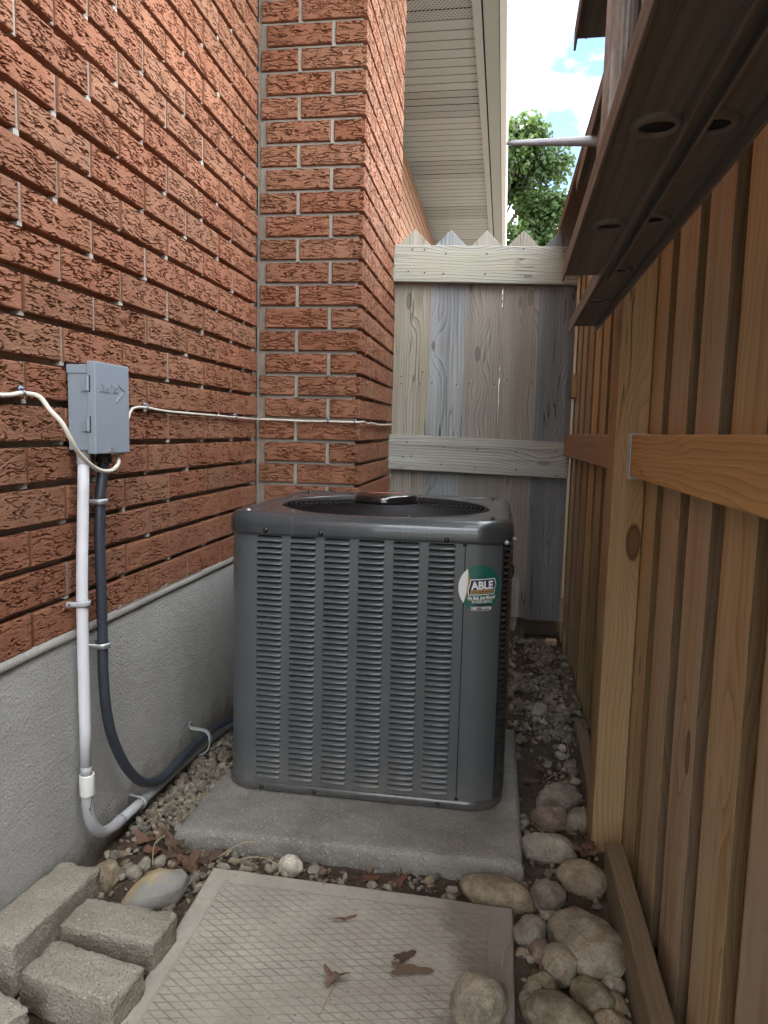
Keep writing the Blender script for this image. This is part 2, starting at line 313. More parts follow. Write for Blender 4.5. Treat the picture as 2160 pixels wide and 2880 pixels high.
# --- wood
W_LIGHT, W_DARK, W_KNOT = (0.60, 0.440, 0.235), (0.285, 0.185, 0.085), (0.075, 0.036, 0.016)
M_CEDAR_Z = m_wood('cedar_upright', 'z', W_LIGHT, W_DARK, W_KNOT, 0.5, 0.9, 0.8, stain=(0.48, 0.40, 0.26), huev=0.008, kr=0.11, chk=0.35)
M_EDGE_SHADE = m_wood('shaded_edge', 'z', (0.22, 0.148, 0.074), (0.11, 0.072, 0.035), W_KNOT, 0.5, 0.9, 0.5, huev=0.008)  # darker sawn edge, mostly the shade between boards painted in
M_CEDAR_Y = m_wood('cedar_rail', 'y', (0.55, 0.375, 0.20), (0.33, 0.205, 0.10), W_KNOT, 0.6, 0.85, 0.8, ring=110, kr=0.11, chk=0.4)
M_POST = m_wood('cedar_post', 'z', (0.52, 0.355, 0.185), (0.32, 0.20, 0.092), (0.13, 0.055, 0.018), 0.8, 0.8, 1.0, ring=95, kr=0.12, chk=0.8)
M_DIRTY = m_wood('dirty_board', 'y', (0.26, 0.205, 0.135), (0.15, 0.112, 0.07), (0.05, 0.033, 0.02), 0.8, 0.7, 0.3, stain=(0.14, 0.115, 0.078), huev=0.006)
M_CAP = m_wood('fence_cap', 'y', (0.19, 0.115, 0.058), (0.10, 0.060, 0.030), W_KNOT, 0.6, 0.8, 0.3)
GL, GD, GK = (0.50, 0.48, 0.43), (0.235, 0.225, 0.20), (0.155, 0.14, 0.12)
M_GATE = [m_wood('weathered_board_%s' % n, 'z', l, d, GK, 1.4, 0.75, 0.9, 0.85, st, 0.01, rg, 3.6, 0.10, 0.8) for n, l, d, st, rg in (
    ('pale', (0.54, 0.505, 0.435), (0.20, 0.180, 0.145), (0.33, 0.285, 0.205), 80),
    ('blue', (0.373, 0.395, 0.397), (0.129, 0.139, 0.143), (0.405, 0.423, 0.421), 60),
    ('beige', (0.44, 0.405, 0.345), (0.18, 0.162, 0.133), None, 95),
    ('figured', (0.40, 0.370, 0.315), (0.125, 0.110, 0.090), (0.23, 0.20, 0.16), 85),
    ('dark', (0.275, 0.284, 0.284), (0.093, 0.096, 0.098), (0.143, 0.145, 0.145), 90))]
M_GRAIL = m_wood('weathered_rail', 'x', (0.46, 0.450, 0.40), (0.135, 0.132, 0.115), GK, 1.4, 0.8, 0.7, 0.85, (0.33, 0.325, 0.265), 0.01, 95, 4.5, 0.09, 0.8)
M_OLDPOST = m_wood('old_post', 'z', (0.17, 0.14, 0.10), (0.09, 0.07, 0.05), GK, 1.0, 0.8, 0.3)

# --- metals, paints, plastics
def m_paint(name, col, rough, coat=0.0, metal=0.0, dirt=0.15, foot=0.0):
    m = Mat(name, rough, metal, 0.5, coat); a = m.noise(m.co, 6, 5, 0.6); b = m.noise(m.co, 260, 3)
    c = m.mix(m.math('MULTIPLY', m.ramp(a, [(0.35, 0.0), (0.75, 1.0)]), dirt), col, tuple(x*1.6+0.02 for x in col))
    if foot:
        gp = m.n('ShaderNodeNewGeometry').outputs['Position']; x, y, z = m.sep(gp); n = m.noise(gp, 28, 7, 0.75); n2 = m.noise(m.map((60, 60, 3), co=gp), 1.0, 4, 0.6)
        d = m.math('SUBTRACT', m.math('MULTIPLY', n, 0.34), z); c = m.mix(m.ramp(d, [(0.0, 0.0), (0.14, foot)]), c, (0.20, 0.18, 0.15))
        c = m.mix(m.math('MULTIPLY', m.ramp(n2, [(0.60, 0.0), (0.78, 1.0)]), 0.16), c, (0.20, 0.20, 0.19))
    m.col(c); m.rough(m.math('MULTIPLY_ADD', a, 0.06, rough-0.03)); m.bump(b, 0.0004); return m.m
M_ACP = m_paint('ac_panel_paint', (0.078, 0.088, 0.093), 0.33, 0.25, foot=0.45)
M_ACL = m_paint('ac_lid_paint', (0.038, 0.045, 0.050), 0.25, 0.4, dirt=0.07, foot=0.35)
M_BLACK = m_plain('black_wire', (0.007, 0.007, 0.008), 0.5, 0.0, 0.2)
M_GLOSSBLK = m_plain('gloss_black', (0.010, 0.010, 0.011), 0.12, 0.0, 0.6, 0.5, 0.05)
M_CORE = m_plain('coil_and_dark_fill', (0.010, 0.011, 0.012), 0.8)
M_FAN = m_plain('fan_blade', (0.012, 0.012, 0.013), 0.6, 0.0, 0.2)
M_SCREW = m_plain('screw_steel', (0.05, 0.05, 0.05), 0.3, 0.8)
M_ZINC = m_plain('zinc', (0.42, 0.43, 0.44), 0.42, 0.75, var=0.25, scale=60)
M_BOX = m_paint('box_paint', (0.235, 0.275, 0.315), 0.42, 0.0, dirt=0.12)
M_PVCW = m_plain('white_painted_pipe', (0.66, 0.66, 0.69), 0.5, var=0.08, scale=14, bump=0.0004)
M_PVCG = m_plain('grey_pvc', (0.36, 0.365, 0.37), 0.45, var=0.25, scale=16, bump=0.0004)
M_COUP = m_plain('white_coupling', (0.70, 0.68, 0.64), 0.4, var=0.08)
M_TAR = m_plain('black_sealant', (0.03, 0.032, 0.036), 0.5)
M_FLEX = m_plain('flex_conduit', (0.036, 0.042, 0.055), 0.42, var=0.3, scale=25)
M_GLAND = m_plain('black_gland', (0.010, 0.010, 0.010), 0.5)
M_CABLE = m_plain('cream_cable', (0.62, 0.58, 0.49), 0.5, var=0.2, scale=40)
M_CLIP = m_plain('steel_clip', (0.20, 0.22, 0.27), 0.35, 0.8)
def m_ladder():
    m = Mat('ladder_aluminium', 0.55, 0.35, 0.4); x, y, z = m.sep()
    s_ = m.noise(m.comb(m.math('MULTIPLY', x, 90), m.math('MULTIPLY', y, 3.0), m.math('MULTIPLY', z, 90)), 1.0, 4, 0.6)
    d = m.noise(m.co, 12, 6, 0.7)
    col = m.mix(m.ramp(s_, [(0.3, 0.0), (0.75, 1.0)]), (0.165, 0.150, 0.132), (0.265, 0.242, 0.212))
    col = m.mix(m.math('MULTIPLY', m.ramp(d, [(0.60, 0.0), (0.74, 1.0)]), 0.6), col, (0.34, 0.31, 0.265))
    m.col(col); m.bump(s_, 0.0012); return m.m
M_LAD = m_ladder()
def m_rung():
    m = Mat('rung_aluminium', 0.5, 0.1, 0.4); n = m.noise(m.map((60, 60, 14)), 1, 5, 0.7)
    m.col(m.mix(m.ramp(n, [(0.4, 0.0), (0.62, 1.0)]), (0.50, 0.49, 0.48), (0.26, 0.235, 0.21))); return m.m
M_RUNG = m_rung()
M_ROD = m_plain('grey_rod', (0.42, 0.41, 0.44), 0.45, 0.2, var=0.2)
def m_soffit():
    m = Mat('soffit_vinyl', 0.5); a = m.noise(m.co, 5, 5, 0.6)
    m.col(m.mix(a, (0.34, 0.375, 0.385), (0.41, 0.445, 0.455))); return m.m
M_SOFFIT = m_soffit()
def m_vent():
    m = Mat('soffit_vented', 0.5); x, y, z = m.sep()
    u = m.math('MULTIPLY', x, 1/0.022); v = m.math('MULTIPLY', y, 1/0.0165)
    row = m.math('FLOOR', v); u = m.math('ADD', u, m.math('MULTIPLY', row, 0.5))
    fx = m.math('ABSOLUTE', m.math('SUBTRACT', m.math('FRACT', u), 0.5)); fy = m.math('ABSOLUTE', m.math('SUBTRACT', m.math('FRACT', v), 0.5))
    hole = m.math('MULTIPLY', m.math('LESS_THAN', fx, 0.24), m.math('LESS_THAN', fy, 0.20))
    m.col(m.mix(hole, (0.37, 0.40, 0.41), (0.03, 0.035, 0.03))); m.bump(m.math('SUBTRACT', 1.0, hole), 0.001); return m.m
M_VENT = m_vent()
def m_fascia():
    m = Mat('fascia_aluminium', 0.5); n = m.noise(m.co, 60, 5, 0.75); b = m.noise(m.co, 3, 4)
    m.col(m.mix(m.ramp(n, [(0.56, 0.0), (0.70, 0.55)]), m.mix(b, (0.30, 0.335, 0.32), (0.37, 0.40, 0.385)), (0.13, 0.14, 0.12))); return m.m
M_FASCIA = m_fascia()
M_GUTTER = m_plain('gutter_white', (0.78, 0.80, 0.83), 0.3, 0.0, 0.5, 0.2, var=0.05)
def m_roof():
    m = Mat('shingles', 0.95); n = m.noise(m.co, 40, 4); m.col(m.mix(n, (0.05, 0.045, 0.04), (0.11, 0.10, 0.09))); m.bump(n, 0.01); return m.m
M_ROOF = m_roof()
def m_leaf(name, cols, trans=0.0, rough=0.6):
    m = Mat(name, rough, spec=0.3); r = m.island() if trans else m.rand()
    col = m.ramp(r, [(i/(len(cols)-1), c) for i, c in enumerate(cols)]); n = m.noise(m.co, 55 if not trans else 3, 4)
    m.col(m.mix(m.math('MULTIPLY', n, 0.6), col, tuple(c*0.45 for c in cols[0])))
    if trans:
        t = m.n('ShaderNodeBsdfTranslucent'); m.set(t.inputs['Color'], (0.11, 0.17, 0.035, 1)); ms = m.n('ShaderNodeMixShader'); ms.inputs[0].default_value = trans
        o = m.t.nodes['Material Output']; m.t.links.new(m.b.outputs[0], ms.inputs[1]); m.t.links.new(t.outputs[0], ms.inputs[2]); m.t.links.new(ms.outputs[0], o.inputs['Surface'])
    return m.m
M_DEAD = m_leaf('dead_leaf', [(0.085, 0.050, 0.034), (0.135, 0.085, 0.055), (0.16, 0.062, 0.036), (0.19, 0.135, 0.09)])
M_CROWN = m_leaf('maple_leaves', [(0.032, 0.066, 0.018), (0.055, 0.098, 0.028), (0.080, 0.118, 0.036), (0.045, 0.080, 0.022)], 0.3, 0.45)
M_BARK = m_plain('bark', (0.12, 0.09, 0.065), 0.9, var=0.4, scale=8, bump=0.01)
M_STRAW = m_plain('dry_stem', (0.36, 0.29, 0.18), 0.8, var=0.3)
M_GREEN, M_NAVY, M_GOLD, M_WHITE, M_INK, M_RED = (m_plain('print_'+n, c, 0.32, 0, 0.5, 0.3, 0.04, 20) for n, c in (
    ('green', (0.006, 0.105, 0.082)), ('navy', (0.008, 0.014, 0.065)), ('gold', (0.50, 0.31, 0.085)), ('white', (0.74, 0.76, 0.76)), ('ink', (0.006, 0.012, 0.020)), ('red', (0.36, 0.035, 0.018))))
def m_bag():
    m = Mat('clear_plastic', 0.15); m.col((0.75, 0.75, 0.75)); m.b.inputs['Alpha'].default_value = 0.28; return m.m
M_BAG = m_bag()

# ------------------------------------------------------------------ ground
def N(x, y, z=0.0, s=1.0): return noise.noise(Vector((x*s, y*s, z*s)))
def gz(x, y):
    h = 0.010*N(x, y, 3, 6) + 0.006*N(x, y, 8, 17) + 0.003*N(x, y, 1, 45)
    if x > 0.9: h += 0.022*max(0, min(1, (y+0.35)/0.25)) if y > -0.35 else 0
    if x < 0.2 and y > -1.0: h += 0.004*max(0, min(1, (y+1.0)/0.3))
    e = min(1, max(0, (2.0-abs(x-0.5))/0.7))*min(1, max(0, (2.2-abs(y))/0.5))
    return h*e
def axis(a, b, st, far): 
    v = [a+i*st for i in range(int(round((b-a)/st))+1)]; return [-f for f in far[::-1]] + v + list(far)
xs = axis(-0.1, 1.35, 0.0145, (2.2, 4, 10, 40, 120)); xs[:5] = [-120, -40, -10, -4, -1.2]
ys = axis(-1.9, 1.3, 0.016, (2.4, 5, 12, 40, 160)); ys[:5] = [-160, -40, -12, -5, -2.6]
gv = [(x, y, gz(x, y)) for y in ys for x in xs]; nx = len(xs)
gf = [(j*nx+i, j*nx+i+1, (j+1)*nx+i+1, (j+1)*nx+i) for j in range(len(ys)-1) for i in range(nx-1)]
tag(obj('ground', mesh('ground', gv, gf, M_SOIL, True)), kind='structure')

# ------------------------------------------------------------------ house : wall, bricks, foundation, eave, roof
HY = -4.20                                     # near end of the house, just behind the camera's left
CO = 0.076; HB = 0.114; Z0 = 1.595           # course height, half brick, underside of course 0
JT = 0.0120; PJ = 0.0100
def brick_mesh(L, D, seed, rend=False, nu=None):
    """brick with a bark-like face. local: face on y=0 looking to -y, x along the length, z up from 0"""
    H = CO-JT; rs = random.Random(seed); ox, oz = rs.uniform(0, 90), rs.uniform(0, 90); amp = rs.uniform(0.0060, 0.0092); sp = rs.uniform(0.0068, 0.0092); mb = MB()
    def rug(u, z):
        zz = z+0.0030*noise.noise(Vector((u*60+ox, z*45, oz)))
        n_ = noise.noise(Vector((u*24+ox, zz*135, oz)))+0.50*noise.noise(Vector((u*75, zz*240, ox)))+0.22*noise.noise(Vector((u*190, zz*330, oz)))
        br = max(0.0, min(1.0, 0.85+1.9*noise.noise(Vector((u*24+9, z*50, ox+3)))))      # the cracks come and go
        a_ = abs(n_)*sp/0.0080; val = max(0.0, min(1.0, (0.115-a_)/0.055))
        return -amp*val*br - 0.0014*max(0.0, n_)*br + 0.0007*noise.noise(Vector((u*230, z*260, ox))) - 0.0004
    def lock(t, n): return min(1, t/0.05, (1-t)/0.05)
    nu = nu or max(12, int(L/0.0027)); nv = 60
    def face(u, v):
        x, z = u*L, v*H; e = min(x, z, H-z, (L-x)) ; r = max(0, 1-max(e, 0)/0.0032)
        d = rug(x, z) if e > 0.0005 else -0.001
        return Vector((x, -d+0.0022*r*r, z))
    mb.grid(face, nu, nv)
    if rend:
        def fr(u, v):
            y, z = u*D, v*H; e = min(y, z, H-z, D-y); r = max(0, 1-max(e, 0)/0.0032); d = rug(y+L, z) if e > 0.0005 else -0.001
            return Vector((L+d-0.0022*r*r, y+0.0022*(1 if u == 0 else 0), z))
        mb.grid(fr, max(12, int(D/0.0030)), nv)
    e = 0.0022
    mb.add([(0, e, 0), (L, e, 0), (L, D, 0), (0, D, 0), (0, e, H), (L, e, H), (L, D, H), (0, D, H)],
           [(3, 2, 1, 0), (4, 5, 6, 7), (2, 3, 7, 6), (3, 0, 4, 7)] + ([] if rend else [(1, 2, 6, 5)]))
    me = mb.mesh('brick', M_BRICK, False)
    return me
B_FULL = [brick_mesh(0.228-PJ, 0.075, 10+i) for i in range(9)]
B_CACHE = {}
def brick(L, seed=0):
    if abs(L-0.228+PJ) < 0.0035: return B_FULL[rnd.randrange(9)]
    k = (round(L, 3), rnd.randrange(3))
    if k not in B_CACHE: B_CACHE[k] = brick_mesh(L, 0.075, hash(k) % 1000+50)
    return B_CACHE[k]
RW = (0, 0, R(90))
house = empty('house', (0, 0, 0), 'red brick house wall with grey concrete foundation and a white soffit overhead', 'house')
mb = MB(); mb.box((-0.22, HY, 0.0), (-0.022, 8.6, 3.30)); mb.box((-5.0, HY+0.001, 0.0), (-0.225, HY+0.2, 3.3)); mb.box((-5.0, 8.4, 0.0), (-0.225, 8.6, 3.3)); mb.build('wall', M_MORTAR, house)
mort = MB(); far = MB(); blob = MB(); nb = 0
for r_ in range(-14, 22):
    z = Z0+CO*r_
    if z+CO > 3.2: break
    off = -1.274 if r_ % 2 == 0 else -1.160
    y = off-0.228*14
    while y < 6.95:
        a, b = y+PJ/2, y+0.228-PJ/2
        if a < -0.012 < b or (b > -0.012 and a < 0): b = -0.010
        if 0 <= a < 0.9: y += 0.228; continue
        a = max(a, HY)
        if b-a < 0.03: y += 0.228; continue
        if b > -1.80 and a < 0 and z < 2.55:
            obj('brick', brick(b-a), house, (rnd.uniform(-0.0012, 0.0012), a, z+rnd.uniform(-0.0008, 0.0008)), RW); nb += 1
            pr_ = rnd.uniform(-0.0085, -0.0035)
            mort.box((-0.0225, a-PJ, z-0.002), (pr_, a-0.0003, z+CO-JT+0.001))
            if rnd.random() < 0.7: blob.box((-0.0225, a-PJ-rnd.uniform(0.001, 0.006), z-rnd.uniform(0.007, 0.0115)), (pr_+rnd.uniform(-0.002, 0.0025), a+rnd.uniform(0, 0.004), z-0.0015))
        elif z > 1.5 or a < 0:
            far.box((-0.03, a, z), (0.0, b, z+CO-JT))
        y += 0.228
tag(mort.build('mortar', M_PERP, house), kind='stuff')
tag(blob.build('mortar_dabs', M_MORTAR, house), kind='stuff')
tag(far.build('bricks', M_BRICK, house), kind='stuff')
mb = MB(); mb.box((-0.22, HY-0.002, -0.4), (-0.0145, -0.003, 0.5155)); o = mb.build('foundation_core', M_PARGE, house)
mb = MB()
def fnd(u, v):
    y = HY+u*5.0; z = -0.05+v*0.562
    return Vector((0.001+0.0014*N(y, z, 2, 9)+0.0006*N(y, z, 5, 60), y, z))
mb.grid(fnd, 300, 40); mb.build('foundation', M_PARGE, house, sm=True)
pts = [(-0.003+0.0015*N(0, i*0.05, 4, 9), HY+i*0.05, 0.521+0.002*N(1, i*0.05, 2, 5)) for i in range(85)]
mb = MB(); mb.tube(pts, 0.0105, 10); mb.build('mortar_bead', M_BEAD, house, sm=True)
mb = MB()
for i in range(26):      # torn mortar smear along the lowest course
    y = -0.98+i*0.018; h = 0.012+0.02*max(0, N(y, 0, 1, 30))*(1 if y < -0.72 else 0.4)
    mb.add([(0.0015, y, 0.526), (0.0015, y+0.0181, 0.526), (0.0035, y+0.0181, 0.528+h*(0.5+0.5*abs(N(y+0.018, 3, 1, 40)))), (0.0035, y, 0.528+h*(0.5+0.5*abs(N(y, 3, 1, 40))))], [(0, 1, 2, 3)])
mb.build('mortar_smear', M_MORTAR, house)
# eave
EA = (0, 0, -R(0.45)); EZ = 3.18; S0 = 2.571; SP = 0.10285
strip_mesh = {}
def strip(vent, L=0.66):
    if vent not in strip_mesh:
        mb = MB(); h = SP/2
        mb.box((-L/2, -h+0.012, 0), (L/2, h-0.001, 0.016)); mb.box((-L/2, -h, 0.013), (L/2, -h+0.012, 0.024))
        strip_mesh[vent] = mb.mesh('soffit_strip', M_VENT if vent else M_SOFFIT)
    return strip_mesh[vent]
k = int((HY-0.3-S0)/SP)
while S0+k*SP < 8.2:
    yc = S0+(k+0.5)*SP; x1 = 0.597+0.0082*yc
    o = obj('soffit_strip', strip((k % 12) < 4), house, (x1-0.33, yc, EZ-0.002+rnd.uniform(-0.001, 0.001)), EA); k += 1
def eave(name, x0, x1, z0, z1, m, y0=HY-0.35, y1=9.0):
    mb = MB(); f = lambda y: 0.0082*y
    mb.add([(x0+f(y0), y0, z0), (x1+f(y0), y0, z0), (x1+f(y1), y1, z0), (x0+f(y1), y1, z0), (x0+f(y0), y0, z1), (x1+f(y0), y0, z1), (x1+f(y1), y1, z1), (x0+f(y1), y1, z1)],
           [(3, 2, 1, 0), (4, 5, 6, 7), (0, 1, 5, 4), (1, 2, 6, 5), (2, 3, 7, 6), (3, 0, 4, 7)])
    return mb.build(name, m, house)
for a, b in ((HY-0.35, -0.52), (-0.516, 2.38), (2.384, 5.40), (5.404, 9.0)): eave('soffit_trim', 0.594, 0.640, EZ-0.022, EZ+0.03, M_SOFFIT, a, b)
eave('fascia_gap', 0.640, 0.650, EZ+0.0, EZ+0.02, M_CORE)
eave('fascia', 0.650, 0.732, EZ-0.016, EZ+0.14, M_FASCIA)
eave('gutter', 0.736, 0.775, EZ-0.020, EZ+0.12, M_GUTTER); eave('gutter_lip', 0.7755, 0.785, EZ+0.03, EZ+0.128, M_GUTTER)
mb = MB(); mb.add([(0.70, HY-.4, 3.30), (0.83, 9.1, 3.30), (-5, 9.1, 6.3), (-5, HY-.4, 6.3), (0.70, HY-.4, 3.36), (0.83, 9.1, 3.36), (-5, 9.1, 6.36), (-5, HY-.4, 6.36)],
    [(3, 2, 1, 0), (4, 5, 6, 7), (0, 1, 5, 4), (1, 2, 6, 5), (2, 3, 7, 6), (3, 0, 4, 7)]); mb.build('roof', M_ROOF, house)

# ------------------------------------------------------------------ chimney breast
CX, CD = 0.3611, 0.905
chim = empty('chimney', (0, 0, 0), 'red brick chimney breast stepping out from the house wall behind the air conditioner', 'chimney')
mb = MB(); mb.box((-0.012, 0.0165, 0.0), (CX-0.018, CD-0.0125, 3.25)); mb.build('wall', M_MORTAR, chim)
mb = MB(); mb.box((-0.012, -0.003, -0.3), (CX+0.003, CD, 0.515)); mb.build('foundation', M_PARGE, chim)
def corner_mesh(L, D, seed): return brick_mesh(L, D, seed, True)
CE = [corner_mesh(CX-0.1344-JT/2, 0.104-JT/2, 300+i) for i in range(4)]
CO_ = [corner_mesh(CX-0.2484-JT/2, 0.218-JT/2, 320+i) for i in range(4)]
mort = MB(); mort2 = MB()
for r_ in range(-14, 21):
    z = Z0+CO*r_; ev = (r_ % 2 == 1); H = CO-JT
    rx = lambda: rnd.uniform(-0.0010, 0.0010)
    if ev:
        obj('brick', brick(0.1344-JT/2-0.002), chim, (0.002, rx(), z)); obj('brick', CE[rnd.randrange(4)], chim, (0.1344+JT/2, rx(), z))
        mort.box((0.1344-JT/2-0.0005, 0.0060, z-0.008), (0.1344+JT/2+0.0005, 0.02, z+H)); ya = 0.104
    else:
        obj('brick', brick(0.2484-0.020-JT/2-0.003), chim, (0.023, rx(), z)); obj('brick', CO_[rnd.randrange(4)], chim, (0.2484+JT/2, rx(), z))
        mort.box((0.2484-JT/2-0.0005, 0.0060, z-0.008), (0.2484+JT/2+0.0005, 0.02, z+H)); mort2.box((0.0, 0.0100, z-0.010), (0.0235, 0.02, z+H+0.006)); ya = 0.218
    while ya < CD-0.05:
        yb = min(ya+0.228, CD+JT/2)
        obj('brick', brick(yb-ya-JT), chim, (CX+rx(), ya+JT/2, z), RW)
        mort2.box((CX-0.02, ya-JT/2-0.0005, z-0.004), (CX-0.006, ya+JT/2+0.0005, z+H)); ya = yb
    # bed joints a little proud on the front face
    mort.box((0.0, 0.0125, z-JT+0.0005), (CX-0.019, 0.022, z-0.0005))
tag(mort.build('mortar', M_MORTAR, chim), kind='stuff'); tag(mort2.build('mortar', M_PERP, chim), kind='stuff')

# ------------------------------------------------------------------ fence
fence = empty('fence', (1.15, -0.8, 0), 'tall brown cedar fence of overlapping upright boards on the right side', 'fence')
FO = (1.15, -0.8, 0)
FZ = 1.80
y = -1.009+0.192*16; i = 0
while y > -4.4:
    hw = rnd.uniform(0.128, 0.136)
    a_, b_ = Vector((1.1485, y-hw, rnd.uniform(-0.02, 0.0))), Vector((1.1695, y, FZ)); h_ = (b_-a_)/2
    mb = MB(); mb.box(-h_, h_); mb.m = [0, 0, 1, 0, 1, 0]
    mod_bevel(mb.build('board', [M_CEDAR_Z, M_EDGE_SHADE], fence, (a_+b_)/2-Vector(FO), (0, 0, R(rnd.uniform(-0.6, 0.6)))), 0.002)
    boxobj('board', (1.1800+rnd.uniform(0, 0.003), y-0.192-0.052, -0.02), (1.1985, y-hw+0.052, FZ), M_CEDAR_Z, fence, FO, 0.002)
    y -= 0.192
for zr, nm in ((0.862, 'mid'), (1.62, 'top')):
    for a, b in ((-0.745, 1.62), (-4.2, -0.845)):
        if nm == 'mid': boxobj('rail', (1.1105, a+0.002, zr), (1.1475, b-0.002 if b > 0 else b, zr+0.089), M_CEDAR_Y, fence, FO, 0.003)
        else: boxobj('rail', (1.1105, a, zr), (1.1475, b, zr+0.089), M_CEDAR_Y, fence, FO, 0.003)
boxobj('post', (1.0790, -0.843, -0.1), (1.1470, -0.747, FZ), M_POST, fence, FO, 0.004, seg=3)
boxobj('post', (1.0790, 1.63, -0.1), (1.1470, 1.72, FZ), M_POST, fence, FO, 0.004)
mb = MB(); mb.box((1.107, -0.8475, 0.856), (1.149, -0.8445, 0.953)); mb.box((1.1075, -0.865, 0.8565), (1.1095, -0.848, 0.952)); mb.build('hanger_bracket', M_ZINC, fence, tuple(-c for c in FO))
boxobj('cap', (1.050, -4.4, FZ+0.002), (1.19, 3.4, FZ+0.04), M_CAP, fence, FO, 0.003)
for a, b in (((1.127, 0.68, 1.105), (1.1475, 0.72, 1.200)), ((1.130, 0.73, 0.133), (1.1475, 0.765, 0.232)), ((1.1, 0.78, 1.105), (1.1475, 0.86, 1.15))):
    boxobj('block', a, b, M_CEDAR_Y, fence, FO, 0.002)
# boards laid on edge along the foot of the fence
def kick(name, p, q, h, th, label, m=M_DIRTY):
    p, q = Vector(p), Vector(q); d = q-p; L = d.length; a = math.atan2(d.x, d.y)
    mb = MB(); mb.box((-th/2, -L/2, -h), (th/2, L/2, 0)); o = mb.build(name, m, None, (p+q)/2, (math.atan2(d.z, math.hypot(d.x, d.y)), 0, -a)); mod_bevel(o, 0.003)
    return tag(o, label, 'board', 'boards along the foot of the fence')
kick('board', (1.0960, -2.4, 0.098), (1.1095, -0.950, 0.089), 0.12, 0.0365, 'brown dirty board standing on edge beside the big river stones')
kick('board', (1.1080, -0.700, 0.060), (1.1260, -0.165, 0.052), 0.10, 0.036, 'dusty board at the fence foot running past the cedar post, gravel on its end')
kick('board', (1.1220, -0.055, 0.052), (1.1260, 0.420, 0.058), 0.10, 0.036, 'farthest board at the fence foot, pale and half buried in gravel')

# ------------------------------------------------------------------ gate
GO = (0.363, 0.75, 0.13)
gate = empty('gate', GO, 'weathered grey board gate with pointed pickets between chimney and fence', 'gate')
edges = [0.365, 0.5215, 0.674, 0.8265, 0.9805, 1.1335]; tips = [1.810, 1.805, 1.800, 1.798, 1.794]; bots = [0.14, 0.138, 0.137, 0.140, 0.132]
for i in range(5):
    x0, x1 = edges[i]-0.0002, edges[i+1]+0.0002; xm = (x0+x1)/2; zt = tips[i]; zs = zt-0.076; zb = bots[i]; c = Vector((xm, 0, (zt+zb)/2))
    lean = (0.0008 if i == 3 else 0)
    mb = MB(); pr = [(x0, zb), (x1, zb), (x1, zs), (xm, zt), (x0+lean, zs)]
    vv = [(px-c.x, yy, pz-c.z) for yy in (-0.008, 0.008) for px, pz in pr]
    mb.add(vv, [(0, 1, 2, 3, 4), (9, 8, 7, 6, 5)]+[(k, k+5, (k+1) % 5+5, (k+1) % 5) for k in range(5)])
    mod_bevel(mb.build('picket', M_GATE[i], gate, (xm-GO[0], rnd.uniform(-0.0015, 0.0015), c.z-GO[2])), 0.0018)
def grail(x0, x1, zl, zr, h, yoff=-0.0085):
    L = x1-x0; mb = MB(); mb.box((-L/2, -0.019, -h/2), (L/2, 0.019, h/2)); a = math.atan2(zl-zr, L)
    return mod_bevel(mb.build('rail', M_GRAIL, gate, ((x0+x1)/2-GO[0], yoff-0.0205, (zl+zr)/2-h/2-GO[2]), (0, a, 0)), 0.003)
grail(0.360, 1.134, 1.737, 1.718, 0.152); grail(0.358, 1.134, 0.934, 0.917, 0.153)
mb = MB()
def screw_at(mb, x, z, y, r=0.0035):
    mb.lathe([(0.0001, 0.0015), (r*0.8, 0.0012), (r, 0), (r, -0.002)], 10)
    n = 40; vs_ = mb.v[-n:]
    for v in vs_: v.x, v.y, v.z = v.x+x, -v.z+y, v.y+z
for x, z in ((0.44, 1.716), (0.492, 1.715), (0.583, 1.698), (0.755, 1.695), (0.905, 1.712), (1.07, 1.70), (0.425, 1.625), (0.495, 1.62), (0.575, 1.615), (0.75, 1.612), (0.917, 1.60), (1.09, 1.592),
             (0.44, 0.90), (0.60, 0.885), (0.745, 0.878), (0.91, 0.872), (1.08, 0.88), (0.425, 0.835), (0.46, 0.84), (0.59, 0.808), (0.74, 0.80), (0.915, 0.795), (1.085, 0.775)):
    screw_at(mb, x-GO[0], z-GO[2], -0.049)
for x, z in ((0.40, 1.185), (0.40, 1.155), (0.495, 1.205), (0.485, 1.155), (0.535, 1.16), (0.645, 1.155), (0.70, 1.16), (0.805, 1.158), (0.86, 1.175), (0.965, 1.17), (1.01, 1.173), (1.115, 1.178), (1.015, 0.19), (1.10, 0.2), (0.955, 0.2)):
    screw_at(mb, x-GO[0], z-GO[2], -0.0095, 0.003)
mb.build('screws', M_SCREW, gate, sm=True)
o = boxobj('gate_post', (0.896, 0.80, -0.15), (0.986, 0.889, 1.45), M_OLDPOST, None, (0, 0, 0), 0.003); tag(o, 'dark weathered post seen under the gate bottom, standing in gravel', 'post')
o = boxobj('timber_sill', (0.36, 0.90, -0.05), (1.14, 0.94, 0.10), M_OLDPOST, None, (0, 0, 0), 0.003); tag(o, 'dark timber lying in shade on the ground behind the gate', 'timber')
o = boxobj('wood_block', (1.081, 0.745, -0.03), (1.1255, 0.785, 0.042), M_CEDAR_Z, None, (0, 0, 0), 0.002); tag(o, 'small brown wood offcut standing on gravel below the gate corner', 'block')

